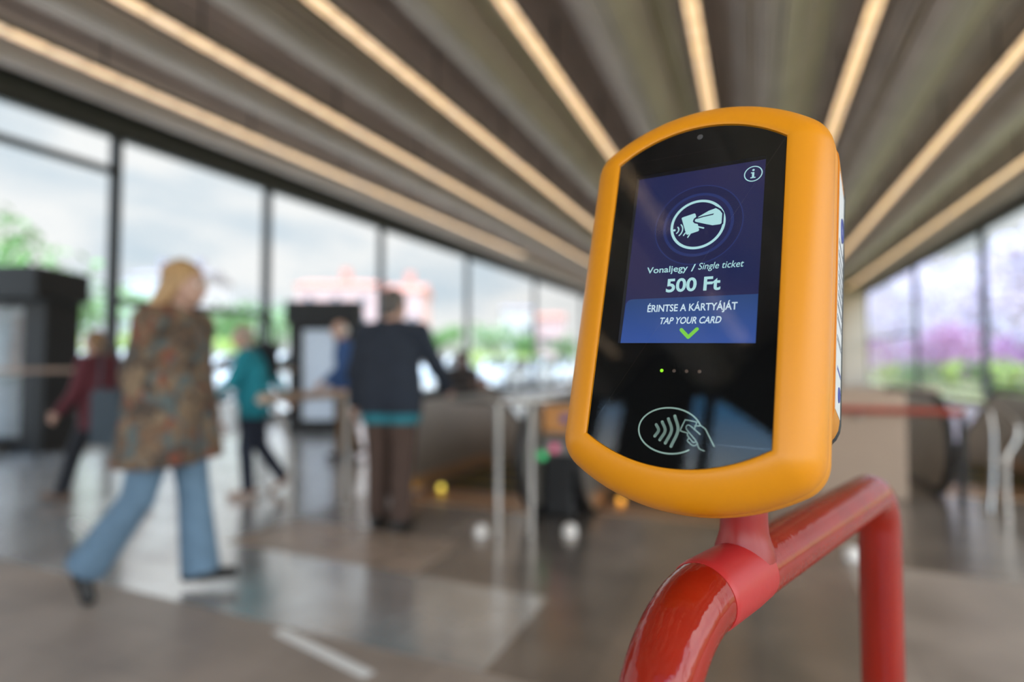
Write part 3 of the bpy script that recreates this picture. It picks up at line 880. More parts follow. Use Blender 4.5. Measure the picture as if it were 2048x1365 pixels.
# white stripes on the floor
M_WSTR = mat('white_floor_stripe', (0.95, 0.95, 0.93), 0.35, var=.01)
def fstripe(p, q_, w, label):
    a, b = ground(*p), ground(*q_); d = (b - a) / np.linalg.norm(b - a); n_ = np.array([-d[1], d[0], 0]) * w / 2; z = np.array([0, 0, .0015]); u_ = np.array([0, 0, .002])
    o = MB(); pts = [a - n_, b - n_, b + n_, a + n_]
    o.add([p_ for p_ in pts] + [p_ + u_ for p_ in pts], [(3, 2, 1, 0), (4, 5, 6, 7), (0, 1, 5, 4), (1, 2, 6, 5), (2, 3, 7, 6), (3, 0, 4, 7)])
    tag(o.build('floor_stripe', M_WSTR), label, 'floor stripe', 'white stripes on the floor')
fstripe((556, 1262), (738, 1352), .055, 'white stripe on the floor at the bottom edge, right of the walking woman')
fstripe((150, 1046), (196, 1076), .07, 'short white stripe on the floor behind the jeans of the walking woman')

# ------------------------------------------------------------------ advertising kiosks
def kiosk(label, corner, wdt, dep_, zt, zh, inset, content, rz=YAW):
    """corner = front right bottom corner of the header; front faces the camera"""
    t = thing('poster_kiosk', label, 'kiosk', corner, rz)
    MB().bbox(-wdt, 0, zh, 0, dep_, zt, .02).build('header', M_DARK, t)
    fr = MB(); w0, w1 = -wdt + .06, -.10; f0 = inset
    fr.box(w0, f0, 0, w0 + .22, dep_ - .05, zh); fr.box(w1 - .30, f0, 0, w1, dep_ - .05, zh)
    fr.box(w0 + .22, f0, 0, w1 - .30, dep_ - .05, .22); fr.box(w0 + .22, f0, zh - .10, w1 - .30, dep_ - .05, zh)
    fr.build('frame', M_DARK, t)
    MB().box(w0 + .22, f0 + .08, .22, w1 - .30, dep_ - .10, zh - .10).build('poster', content, t)
    MB().quad((w0 + .22, f0 + .02, .22), (w1 - .30, f0 + .02, .22), (w1 - .30, f0 + .02, zh - .10), (w0 + .22, f0 + .02, zh - .10)).build('poster_glass', M_GLASS, t)
    return t


M_POST1 = mat('poster_dim', (.09, .085, .08), .5, col2=(.26, .25, .25), nscale=1.6, stretch=(1.2, 1, .7))
M_POST2 = mat('poster_pale_blue', (.52, .57, .66), .5, var=.06, nscale=1.5, emit=.30, ecol=(.55, .62, .74))
k1c = ground(62, 916)
k1 = kiosk('large black kiosk with a dim poster at the left edge', k1c, 1.9, .95, 2.50, 2.07, .28, M_POST1)
lx = lambda a, b, c, d: MB().bbox(a, b, c, d[0], d[1], d[2], .03)
o = MB(); o.ell((-.52, .36, 1.72), (.10, .002, .16), 20, 10); o.ell((-.50, .361, 1.35), (.19, .002, .36), 20, 10)  # flat brown figure painted in as a person's reflection on the poster
o.build('poster_figure', mat('poster_brown', (.13, .075, .05), .6), [c for c in k1.children if c.name.startswith('poster') and 'glass' not in c.name][0])
k2c = ground(712, 868)
kiosk('smaller black kiosk with a pale blue poster behind the man in the blue jacket', k2c, 1.26, .45, 2.30, 1.90, .06, M_POST2)

# long bronze handrail in front of the left kiosk
t = thing('long_handrail', 'long bronze handrail on thin posts in front of the left kiosk and windows', 'handrail', (-7, 4, 0))
ra, rb_ = at(-260, 738, 6.3), at(590, 745, 7.4)
ra[2] = rb_[2] = 1.13; o0 = np.array([-7, 4, 0])
MB().tube([ra - o0, rb_ - o0], .026, 14).build('rail', mat('dark_bronze_rail', (.30, .20, .145), .35, metal=.6), t, smooth=60)
for f_ in (.02, .36, .70, .99):
    p_ = ra + (rb_ - ra) * f_ - o0
    MB().tube([(p_[0], p_[1], 0), (p_[0], p_[1], 1.10)], .016, 12).build('post', M_DARK, t, smooth=60)

# ------------------------------------------------------------------ people: bodies and clothes as smooth continuous surfaces
def surface_nets(F, o, h):
    sgn = F < 0; nx, ny, nz = F.shape
    c = np.zeros((nx - 1, ny - 1, nz - 1), np.uint8)
    for dx in (0, 1):
        for dy in (0, 1):
            for dz in (0, 1): c += sgn[dx:nx - 1 + dx, dy:ny - 1 + dy, dz:nz - 1 + dz]
    act = (c > 0) & (c < 8); idx = -np.ones(act.shape, np.int64); ii = np.argwhere(act); idx[act] = np.arange(len(ii))
    acc = np.zeros((len(ii), 3)); cnt = np.zeros(len(ii)); I, J, K = ii.T
    cor = [(0, 0, 0), (1, 0, 0), (0, 1, 0), (1, 1, 0), (0, 0, 1), (1, 0, 1), (0, 1, 1), (1, 1, 1)]
    for a in range(8):
        for b in range(a + 1, 8):
            A, B = cor[a], cor[b]
            if sum(abs(A[k] - B[k]) for k in range(3)) != 1: continue
            fa = F[I + A[0], J + A[1], K + A[2]]; fb = F[I + B[0], J + B[1], K + B[2]]
            m = (fa < 0) != (fb < 0); t = np.where(m, fa / np.where(fa - fb == 0, 1, fa - fb), 0)
            for k in range(3): acc[:, k] += np.where(m, A[k] + t * (B[k] - A[k]), 0)
            cnt += m
    V = (ii + acc / np.maximum(cnt, 1)[:, None]) * h + o
    Q = []
    for ax in range(3):
        s0 = [slice(1, -1)] * 3; s1 = [slice(1, -1)] * 3
        s0[ax] = slice(0, -1); s1[ax] = slice(1, None)
        a = sgn[tuple(s0)]; b = sgn[tuple(s1)]; E_ = np.argwhere(a != b)
        if not len(E_): continue
        flip = a[tuple(E_.T)]
        off = np.array([1, 1, 1]); off[ax] = 0
        E_ = E_ + off; u, v = [(1, 2), (2, 0), (0, 1)][ax]
        def cell(du, dv):
            e = E_.copy(); e[:, u] -= du; e[:, v] -= dv; return idx[tuple(e.T)]
        q_ = np.stack([cell(1, 1), cell(0, 1), cell(0, 0), cell(1, 0)], 1)
        q_[~flip] = q_[~flip][:, ::-1]
        Q.append(q_)
    Q = np.concatenate(Q); Q = Q[(Q >= 0).all(1)]
    return V, Q


def sdf_obj(name, prims, m, parent, h=.012, k=.03, cuts=(), smooth_it=1):
    """prims: ('c', a, ra, b, rb[, squash]) round cones, ('e', centre, radii[, R]) ellipsoids"""
    pts = []
    for p in prims:
        if p[0] == 'c': pts += [np.array(p[1]) - p[2], np.array(p[1]) + p[2], np.array(p[3]) - p[4], np.array(p[3]) + p[4]]
        else: r = max(p[2]); pts += [np.array(p[1]) - r, np.array(p[1]) + r]
    lo = np.min(pts, 0) - 3 * h - .01; hi = np.max(pts, 0) + 3 * h + .01
    n = np.ceil((hi - lo) / h).astype(int) + 1; F = np.full(n, .2, np.float32)
    g = [lo[i] + h * np.arange(n[i]) for i in range(3)]
    for p in prims:
        kk = k
        if p[0] == 'c':
            a, ra, b, rb = np.array(p[1], float), p[2], np.array(p[3], float), p[4]; R_ = max(ra, rb)
            bl = np.minimum(a, b) - R_ - .08; bh = np.maximum(a, b) + R_ + .08
            if len(p) > 5: kk = p[5]
        else:
            a = np.array(p[1], float); r = np.array(p[2], float); R_ = r.max(); bl = a - R_ - .08; bh = a + R_ + .08
            if len(p) > 4: kk = p[4]
        i0 = np.clip(np.floor((bl - lo) / h).astype(int), 0, n - 1); i1 = np.clip(np.ceil((bh - lo) / h).astype(int) + 1, 1, n)
        X, Y, Z = np.meshgrid(g[0][i0[0]:i1[0]], g[1][i0[1]:i1[1]], g[2][i0[2]:i1[2]], indexing='ij')
        P = np.stack([X, Y, Z], -1)
        if p[0] == 'c':
            ab = b - a; t = np.clip(((P - a) @ ab) / (ab @ ab + 1e-12), 0, 1)
            d = np.linalg.norm(P - a - t[..., None] * ab, axis=-1) - (ra + t * (rb - ra))
        else:
            q_ = P - a
            if len(p) > 3 and p[3] is not None: q_ = q_ @ np.array(p[3])
            l = np.linalg.norm(q_ / r, axis=-1); l2 = np.linalg.norm(q_ / (r * r), axis=-1)
            d = l * (l - 1) / np.maximum(l2, 1e-6)
        s_ = tuple(slice(i0[i], i1[i]) for i in range(3)); f = F[s_]
        if p[0] == 'x': F[s_] = np.maximum(f, -d); continue
        hh = np.clip(.5 + .5 * (f - d) / kk, 0, 1); F[s_] = f * (1 - hh) + d * hh - kk * hh * (1 - hh)
    for c_, nrm in cuts:                                    # keep the side against the normal
        X, Y, Z = np.meshgrid(*g, indexing='ij'); nrm = np.array(nrm, float); nrm /= np.linalg.norm(nrm)
        F = np.maximum(F, (X - c_[0]) * nrm[0] + (Y - c_[1]) * nrm[1] + (Z - c_[2]) * nrm[2])
    F[0] = F[-1] = .2; F[:, 0] = F[:, -1] = .2; F[:, :, 0] = F[:, :, -1] = .2
    V, Q = surface_nets(F.astype(np.float64), lo, h)
    me = bpy.data.meshes.new(name); me.from_pydata(V.tolist(), [], Q.tolist()); me.materials.append(m); me.shade_smooth()
    o = bpy.data.objects.new(name, me); COL.objects.link(o); o.parent = parent
    return o


def rotx(v, a): v = np.array(v, float); c, s_ = math.cos(a), math.sin(a); return np.array([v[0], v[1] * c + v[2] * s_, -v[1] * s_ + v[2] * c])   # lean forward
def rotz(v, a): v = np.array(v, float); c, s_ = math.cos(a), math.sin(a); return np.array([v[0] * c - v[1] * s_, v[0] * s_ + v[1] * c, v[2]])


SKIN = mat('skin', (0.52, 0.31, 0.23), 0.5, var=0.06, nscale=12)
SKIN_D = mat('skin_dark', (0.16, 0.085, 0.06), 0.5, var=0.06, nscale=12)


def person(label, loc, heading, height=1.70, legs=((8, 2), (-18, -44)), arms=((15, 55, 8), (-15, 15, 8)), lean=4, head_yaw=0, head_pitch=0,
           hair=('short', (.2, .15, .1)), top=None, top_len=.80, top_flare=.0, pants=None, shoes=None, belly=0.0, wide=1.0, group='people in the hall',
           skin=None, feet=(0, -52), pants_r=1.0, flare=0.0, shirt=None, grounded=True):
    """faces +Y locally. legs: (thigh, shin) angles forward of straight down, left then right; arms: (swing, elbow, spread)"""
    k = height / 1.70; skin = skin or SKIN; R = math.radians
    P = thing('person', label, 'person', loc, heading, group)
    hip_z = .90; J = {}
    for s_, nm, (th, sh), ft in ((-1, 'L', legs[0], feet[0]), (1, 'R', legs[1], feet[1])):
        h_ = np.array([s_ * .088 * wide, 0, hip_z]); kn = h_ + .425 * np.array([0, math.sin(R(th)), -math.cos(R(th))])
        an = kn + .405 * np.array([0, math.sin(R(sh)), -math.cos(R(sh))])
        f_ = np.array([s_ * .10, math.cos(R(ft)), math.sin(R(ft))]); f_ /= np.linalg.norm(f_)
        dn = np.array([0, math.sin(R(ft)), -math.cos(R(ft))])
        J[nm] = [h_, kn, an, an + dn * .055 - f_ * .055, an + dn * .06 + f_ * .165]
    zmin = min(min(J[n_][3][2], J[n_][4][2]) for n_ in 'LR') - .028
    up_ = lambda p: rotx(np.array(p, float) - np.array([0, 0, .95]), R(lean)) + np.array([0, 0, .95])
    neck = up_((0, -.01, 1.44)); head = up_((0, .025, 1.60))
    for s_, nm, (sw, el, spd) in ((-1, 'l', arms[0]), (1, 'r', arms[1])):
        sh = up_((s_ * .185 * wide, -.01, 1.385)); d1 = np.array([s_ * math.sin(R(spd)), math.sin(R(sw)), -math.cos(R(sw))]); d1 /= np.linalg.norm(d1)
        e_ = sh + .285 * d1; d2 = np.array([s_ * math.sin(R(spd * .3)), math.sin(R(sw + el)), -math.cos(R(sw + el))]); d2 /= np.linalg.norm(d2)
        J[nm] = [sh, e_, e_ + .25 * d2, d2]
    off = np.array([0, 0, -zmin])
    T = lambda p: tuple((np.array(p) + off) * k)
    c = lambda a, ra, b, rb, *x: ('c', T(a), ra * k, T(b), rb * k, *x)
    def e(p, r, M_=None, kk=.03): return ('e', T(p), tuple(q_ * k for q_ in r), M_, kk)
    # head frame
    hy, hp_ = R(head_yaw), R(head_pitch) - R(lean) * .2
    def hd(v): return head + rotz(rotx(np.array(v, float), -hp_ if False else R(-head_pitch)), hy)
    Rm = np.stack([rotz(rotx(np.array(v_, float), R(-head_pitch)), hy) for v_ in ((1, 0, 0), (0, 1, 0), (0, 0, 1))], 1)
    B = [e(head, (.074, .092, .112), Rm), e(hd((0, .03, -.055)), (.056, .062, .062), Rm), c(neck, .056, hd((0, -.02, -.05)), .052),
         c(hd((0, .088, .012)), .010, hd((0, .106, -.022)), .015, .012), e(hd((0, .085, -.062)), (.026, .012, .010), Rm, .008), e(hd((0, .083, .028)), (.05, .012, .010), Rm, .012),
         e(hd((-.076, -.005, -.005)), (.010, .022, .033), Rm, .008), e(hd((.076, -.005, -.005)), (.010, .022, .033), Rm, .008)]
    ch = up_((0, 0, 1.27)); ws = up_((0, .0, 1.08))
    B += [e(ch, (.165 * wide, .105, .17)), e(ws, (.14 * wide, .10 + belly, .16)), e((0, 0, .95), (.165 * wide, .115, .13)), c(neck, .06, up_((0, 0, 1.38)), .08)]
    for s_, a_, l_ in ((-1, 'l', 'L'), (1, 'r', 'R')):
        sh, el_, wr, d2 = J[a_]
        B += [c(up_((s_ * .09, -.01, 1.40)), .065, sh, .058), c(sh, .056, el_, .042), c(el_, .042, wr, .028)]
        # hand: palm, thumb and four fingers of unequal length, slightly curled inwards
        pal = np.array([-s_ * 1.0, 0, 0]); pal -= d2 * (pal @ d2); pal /= np.linalg.norm(pal); fw = np.cross(d2, pal) * s_; fw = fw if fw @ np.array([0, 1, .2]) > 0 else -fw
        B += [c(wr, .025, wr + d2 * .05, .026, .02), e(wr + d2 * .055, (.026, .026, .035), None, .02)]
        for q_, (o_, ln) in enumerate(((.030, .072), (.010, .080), (-.010, .075), (-.028, .060))):
            b0 = wr + d2 * .082 + fw * o_; b1 = b0 + (d2 * .9 + pal * .35) * ln * .55; b2 = b1 + (d2 * .55 + pal * .75) * ln * .5
            B += [c(b0, .0095, b1, .0085, .006), c(b1, .0085, b2, .0075, .006)]
        tb = wr + d2 * .03 + fw * .022; B += [c(tb, .012, tb + fw * .03 + d2 * .03, .010, .008), c(tb + fw * .03 + d2 * .03, .010, tb + fw * .036 + d2 * .062 + pal * .01, .008, .006)]
        h_, kn, an, hl, to = J[l_]
        B += [c(h_, .082, kn, .054), c(kn, .052, kn * .55 + an * .45 + np.array([0, -.012, 0]), .052), c(kn * .55 + an * .45, .050, an, .036), c(hl, .03, to, .022)]
    body = sdf_obj('body', B, skin, P, .0085 * k, .03 * k)
    for s_ in (-1, 1):
        mb = MB(); mb.ell(T(hd((s_ * .030, .083, .010))), (.0125 * k,) * 3, 12, 8); ey = mb.build('eye', mat('eye_white', (.75, .73, .70), .3, var=.01), P, smooth=180)
        mb = MB(); mb.ell(T(hd((s_ * .030, .0925, .010))), (.0055 * k,) * 3, 10, 6); mb.build('iris', mat('iris_dark', (.03, .02, .015), .3), ey, smooth=180)
    mb = MB(); mb.ell(T(hd((0, .094, -.062))), (.022 * k, .006 * k, .006 * k), 14, 8, Matrix(Rm.tolist())); mb.build('mouth', mat('lips', (.36, .14, .12), .5), P, smooth=180)
    # hair
    hm = mat('hair_%d_%d_%d' % tuple(int(v * 99) for v in hair[1]), hair[1], .55, var=.25, nscale=18, stretch=(3, 3, .6))
    H_ = [e(hd((0, -.012, .022)), (.084, .098, .108), Rm)]
    cuts = [(T(hd((0, .045, .03))), Rm @ np.array([0, .72, -.69]))]
    if hair[0] == 'short': H_ += [e(hd((0, -.045, -.03)), (.072, .055, .075), Rm)]
    if hair[0] == 'bob': H_ += [e(hd((-.065, -.015, -.05)), (.032, .06, .085), Rm), e(hd((.065, -.015, -.05)), (.032, .06, .085), Rm), e(hd((0, -.055, -.06)), (.08, .055, .09), Rm)]; cuts = [(T(hd((0, .05, .035))), Rm @ np.array([0, .80, -.60]))]
    if hair[0] == 'long':
        H_ += [e(hd((-.06, -.03, -.06)), (.034, .06, .10), Rm), e(hd((.06, -.03, -.06)), (.034, .06, .10), Rm), c(hd((0, -.06, -.02)), .075, hd((0, -.105, -.16)), .075), c(hd((0, -.10, -.16)), .075, hd((0, -.13, -.30)), .045),
               c(hd((0, -.045, .085)), .05, hd((0, -.09, .06)), .05)]
        cuts = [(T(hd((0, .05, .035))), Rm @ np.array([0, .85, -.52]))]
    if hair[0] == 'bald':
        H_ = [e(hd((0, -.03, -.005)), (.081, .082, .075), Rm)]; cuts = [(T(hd((0, .0, 0))), Rm @ np.array([0, 1, 0])), (T(hd((0, 0, .055))), Rm @ np.array([0, .25, 1]))]
    sdf_obj('hair', H_, hm, P, .009 * k, .03 * k, cuts)
    # top
    tz = top_len
    Jk = [e(ch, (.185 * wide, .130, .185)), e(ws, (.170 * wide, .125 + belly, .18)), c(up_((0, -.005, 1.405)), .085, up_((0, -.01, 1.44)), .068)]
    hz = max(tz, .62)
    Jk += [e((0, -.008, .97), (.190 * wide, .152 + belly, .20))]
    for s_ in (-1, 1): Jk += [c((s_ * .080 * wide, -.005, 1.20), .118, (s_ * (.088 + top_flare * .25) * wide, -.005, hz - .10), .125 + top_flare + belly * .6, .06)]
    for s_, a_ in ((-1, 'l'), (1, 'r')):
        sh, el_, wr, d2 = J[a_]
        Jk += [c(up_((s_ * .09, -.01, 1.40)), .085, sh, .077), c(sh, .075, el_, .062), c(el_, .062, wr - d2 * .015, .048)]
    jk = sdf_obj('jacket', Jk, top, P, .012 * k, .035 * k, [((0, 0, (tz + off[2]) * k), (0, 0, -1))])
    if shirt is not None:
        sdf_obj('shirt', [c((s_ * .08 * wide, -.003, 1.10), .112, (s_ * .088 * wide, -.003, tz - .25), .130 + belly * .6, .06) for s_ in (-1, 1)], shirt, P, .012 * k, .03, [((0, 0, (tz - .07 + off[2]) * k), (0, 0, -1)), ((0, 0, (tz + .08 + off[2]) * k), (0, 0, 1))])
    # trousers
    hems = []
    Tr = [e((0, 0, .95), (.178 * wide, .130 + belly * .5, .14))]
    for l_ in 'LR':
        h_, kn, an, hl, to = J[l_]; ax = (an - kn) / np.linalg.norm(an - kn)
        Tr += [c(h_, .098 * pants_r, kn, .072 * pants_r, .02), c(kn, .072 * pants_r, an + ax * .02, (.062 + flare) * pants_r, .012)]
        az = ax; ay = np.cross(az, np.array([1.0, 0, 0])); ay /= np.linalg.norm(ay); axx = np.cross(ay, az)
        hems.append(('x', T(an + ax * .105), (.17 * k, .17 * k, .085 * k), np.stack([axx, ay, az], 1)))
    sdf_obj('trousers', Tr + hems, pants, P, .012 * k, .03 * k)
    # shoes
    for l_ in 'LR':
        h_, kn, an, hl, to = J[l_]; f_ = (to - hl) / np.linalg.norm(to - hl); dn = np.cross(f_, np.array([1.0, 0, 0])); dn = -dn if dn @ (an - hl) > 0 else dn
        sole = hl + dn * .026
        sdf_obj('shoe', [c(hl - f_ * .01, .040, hl + f_ * .10, .042), c(hl + f_ * .10, .043, to, .034), c(hl + (an - hl) * .4, .046, an - dn * .035, .044)], shoes, P, .01 * k, .02 * k, [(T(sole), dn)])
    P['height'] = height
    return P


def patterned(name):
    m = mat(name, (.12, .085, .06), .85, var=.1)
    nt = m.node_tree; b = nt.nodes['Principled BSDF']; N = nt.nodes.new; L = nt.links.new
    tc = N('ShaderNodeTexCoord'); vo = N('ShaderNodeTexVoronoi'); vo.inputs['Scale'].default_value = 19; vo.inputs['Randomness'].default_value = 1
    nz = N('ShaderNodeTexNoise'); nz.inputs['Scale'].default_value = 9; L(tc.outputs['Object'], nz.inputs['Vector'])
    va = N('ShaderNodeMix'); va.data_type = 'RGBA'; va.inputs['Factor'].default_value = .25; L(tc.outputs['Object'], va.inputs['A']); L(nz.outputs['Color'], va.inputs['B'])
    L(va.outputs['Result'], vo.inputs['Vector'])
    sp_ = N('ShaderNodeSeparateColor'); L(vo.outputs['Color'], sp_.inputs[0])
    cr = N('ShaderNodeValToRGB'); cr.color_ramp.interpolation = 'CONSTANT'
    cols = [(.13, .085, .055), (.075, .055, .042), (.20, .135, .085), (.10, .125, .125), (.17, .10, .06), (.23, .16, .10), (.20, .06, .035)]
    el = cr.color_ramp.elements
    while len(el) < len(cols): el.new(.5)
    for i, c_ in enumerate(cols): el[i].position = i / len(cols); el[i].color = (*c_, 1)
    L(sp_.outputs[0], cr.inputs[0]); L(cr.outputs[0], b.inputs['Base Color'])
    return m


cloth = lambda n, c_, **k_: mat(n, c_, .85, var=.12, nscale=10, bump=.2, bscale=60, **k_)
J_PAT = patterned('patterned_jacket')
JEANS = cloth('light_denim', (.145, .235, .33)); BLK = cloth('black_cloth', (.014, .015, .019)); DNAVY = cloth('dark_navy', (.016, .022, .036))
BROWN = cloth('brown_trousers', (.075, .044, .033)); TEAL = cloth('teal_jacket', (.012, .23, .29)); BURG = cloth('burgundy_jacket', (.10, .018, .026))
BLUE = cloth('blue_jacket', (.035, .085, .22)); OCHRE = cloth('ochre_trousers', (.22, .12, .05)); BEIGE = cloth('beige_top', (.48, .34, .26)); DKBR = cloth('dark_brown_top', (.030, .024, .022))
S_BLK = mat('black_leather', (.014, .013, .012), .45); S_BRN = mat('brown_leather', (.13, .07, .04), .5); S_TAN = mat('tan_shoe', (.42, .27, .20), .5); S_DBR = mat('dark_brown_shoe', (.05, .03, .022), .5)
HR = YAW - PI / 2          # local +Y points to the right of the picture
HL = YAW + PI / 2

person('woman in a brown patterned jacket and light jeans striding to the right, long blond hair', ground(336, 1190), HR, 1.70, legs=((9, 6), (-14, -36)), arms=((2, 14, 2), (-14, 32, 2)), lean=3,
       hair=('long', (.45, .27, .12)), top=J_PAT, top_len=.66, top_flare=.075, pants=JEANS, shoes=S_BLK, wide=1.18, feet=(4, -66), pants_r=1.1, flare=.028, belly=.03, head_pitch=-6)
man = person('man in dark jacket and brown trousers seen from behind, hand on the escalator rail', ground(780, 1052), YAW - math.radians(12), 1.75, legs=((3, -2), (-4, -5)), arms=((-4, 8, 12), (24, 22, 20)), lean=2,
       hair=('short', (.09, .075, .065)), top=DNAVY, top_len=.80, top_flare=.012, pants=BROWN, shoes=S_BLK, wide=1.18, feet=(0, 0), pants_r=1.2, shirt=cloth('teal_shirt', (.02, .19, .24)), head_yaw=-20)
teal = person('person in a teal jacket and dark trousers walking left, behind the bronze-topped barrier', ground(504, 992), HL + .2, 1.54, legs=((6, -4), (-6, -34)), arms=((20, 35, 14), (-42, 12, 18)), lean=8,
       hair=('short', (.36, .28, .22)), top=TEAL, top_len=.78, pants=cloth('dark_blue_trousers', (.02, .026, .045)), shoes=S_TAN, wide=1.05, feet=(0, -30), belly=.03)
burg = person('person in a burgundy jacket walking left with a grey shoulder bag, near the left kiosk', ground(196, 1003), HL, 1.50, legs=((25, 16), (-20, -36)), arms=((10, 30, 8), (-6, 20, 8)), lean=4,
       hair=('bob', (.20, .11, .05)), top=BURG, top_len=.74, pants=cloth('near_black_trousers', (.014, .016, .022)), shoes=S_BRN, wide=1.05, feet=(8, -30), head_pitch=-5)
blue = person('white-haired man in a blue jacket in front of the pale blue poster kiosk', ground(692, 917), YAW + PI * .62, 1.72, legs=((6, 2), (-6, -14)), arms=((10, 40, 8), (4, 20, 8)), lean=6,
       hair=('bald', (.70, .66, .62)), top=BLUE, top_len=.80, pants=OCHRE, shoes=S_DBR, feet=(0, -10))
e1_ = at(922, 760, 8.3)
dark = person('person in dark clothes coming up the escalator with clasped hands, behind the side panel', (e1_[0], e1_[1], -.36), YAW + PI, 1.72, legs=((2, 0), (-2, -4)), arms=((20, 95, 4), (20, 95, 4)), lean=0,
       hair=('short', (.02, .016, .014)), top=DKBR, top_len=.80, pants=BLK, shoes=S_BLK, skin=SKIN_D, feet=(0, 0))
e2_ = at(966, 790, 8.9)
pers7 = person('person in a beige top lower on the escalator, right of the person in dark clothes', (e2_[0], e2_[1], -.70), YAW + PI, 1.66, legs=((2, 0), (-2, -4)), arms=((5, 20, 6), (10, 60, 6)), lean=0,
       hair=('bob', (.22, .085, .05)), top=BEIGE, top_len=.80, pants=BLK, shoes=S_BLK, feet=(0, 0))


def bag(label, loc, rz, size, m, strap, group=None):
    b = thing('shoulder_bag' if strap else 'carrier_bag', label, 'bag', loc, rz)
    w, d, h_ = size
    mb = MB(); mb.bbox(-w / 2, -d / 2, 0, w / 2, d / 2, h_, min(size) * .3, 4)
    o = mb.build('bag_body', m, b, smooth=60)
    pts = [(-w * .35, 0, h_ * .97), (-w * .25, 0, h_ + strap), (0, 0, h_ + strap * 1.25), (w * .25, 0, h_ + strap), (w * .35, 0, h_ * .97)]
    MB().tube(smooth_path(pts), .009, 8).build('strap', m, b, smooth=60)
    return b


bag('grey-blue shoulder bag hanging at the side of the person in burgundy', at(216, 892, 4.66), YAW, (.25, .13, .46), cloth('bag_greyblue', (.055, .075, .095)), .34)
bag('white plastic carrier bag held by the person in teal', at(446, 868, 4.80), YAW + .3, (.22, .12, .26), mat('white_plastic', (.75, .80, .84), .35, var=.05), .10)
bag('black bag hanging low behind the person in teal', at(530, 760, 5.5), YAW, (.24, .10, .36), BLK, .22)

# ------------------------------------------------------------------ outside
rng = random.Random(7)
G0 = -0.12
M_PAVE = mat('pavement_light', (.58, .56, .53), .8, var=.08, nscale=.6)
M_LAWN = mat('lawn_green', (.19, .20, .09), .9, var=.25, nscale=.35)
pv = MB()
for a, b, c_, d in ((-22, XL - .12, -40, 140), (XR + .12, 7.0, -40, 140), (XL - .12, XR + .12, YF + .2, 140), (XL - .12, XR + .12, -40, YB - .1)):
    pv.quad((a, c_, G0), (b, c_, G0), (b, d, G0), (a, d, G0))
o = pv.build('ground', M_PAVE); struct(o)
pv = MB().quad((-200, -60, G0 - .01), (-22, -60, G0 - .01), (-22, 260, G0 - .01), (-200, 260, G0 - .01)).quad((7.0, -60, G0 - .01), (120, -60, G0 - .01), (120, 260, G0 - .01), (7.0, 260, G0 - .01))
pv.quad((-22, 140, G0 - .01), (7.0, 140, G0 - .01), (7.0, 260, G0 - .01), (-22, 260, G0 - .01))
o = pv.build('lawn', M_LAWN); struct(o)

M_TRUNK = mat('bark', (.10, .075, .055), .9, var=.2)
M_LEAF = [mat('leaf_mid', (.13, .26, .07), .7, var=.35, nscale=2), mat('leaf_yellow', (.40, .50, .13), .7, var=.25, nscale=2), mat('leaf_pale', (.24, .36, .17), .7, var=.3, nscale=2),
          mat('blossom_pink', (.58, .31, .52), .7, var=.25, nscale=3), mat('blossom_lilac', (.76, .68, .80), .7, var=.2, nscale=3)]


def tree(name, label, cat, x, y, h, rx, ry, m, n=1100, size=.35, trunk=True, group=None, low=.25):
    t = thing(name, label, cat, (x, y, G0), rng.uniform(0, 6), group)
    mb = MB(); cl = [(rng.uniform(-.6, .6) * rx, rng.uniform(-.6, .6) * ry, h * rng.uniform(low + .15, .86)) for _ in range(12)]
    for _ in range(n):
        c_ = rng.choice(cl); d = Vector((rng.gauss(0, 1), rng.gauss(0, 1), rng.gauss(0, 1))).normalized() * rng.uniform(.3, 1)
        p = Vector((c_[0] + d.x * rx * .48, c_[1] + d.y * ry * .48, c_[2] + d.z * h * .20))
        if p.z < .05: p.z = .05 + rng.random() * .3
        a = Vector((rng.gauss(0, 1), rng.gauss(0, 1), rng.gauss(0, 1))).normalized(); b = a.orthogonal().normalized(); b = Matrix.Rotation(rng.uniform(0, 6), 3, a) @ b; e_ = a.cross(b)
        s_ = size * rng.uniform(.6, 1.2)
        mb.quad(p - b * s_ * .5, p + e_ * s_ * .32, p + b * s_ * .5, p - e_ * s_ * .32)
    mb2 = mb; me = bpy.data.meshes.new('crown'); me.from_pydata(mb2.v, [], mb2.f); me.materials.append(m)
    o = bpy.data.objects.new('crown', me); COL.objects.link(o); o.parent = t
    if trunk:
        tb = MB().tube([(0, 0, -.05), (.05, 0, h * .3), (0, .05, h * .7)], [h * .022 + .03, h * .016 + .02, .02], 10)
        for q_ in range(5):
            a_ = q_ * 1.3; tb.tube([(0, 0, h * (.28 + .06 * q_)), (math.cos(a_) * rx * .5, math.sin(a_) * ry * .5, h * (.50 + .06 * q_))], [.03 + h * .006, .012], 6)
        tb.build('trunk', M_TRUNK, t, smooth=60)
    return t


def spot(px, X):
    """ground point on the line x = X that shows in column px"""
    u = (px - CX) / F_PX; c_, s_ = math.cos(YAW), math.sin(YAW)
    return X, X * (c_ + u * s_) / (u * c_ - s_)


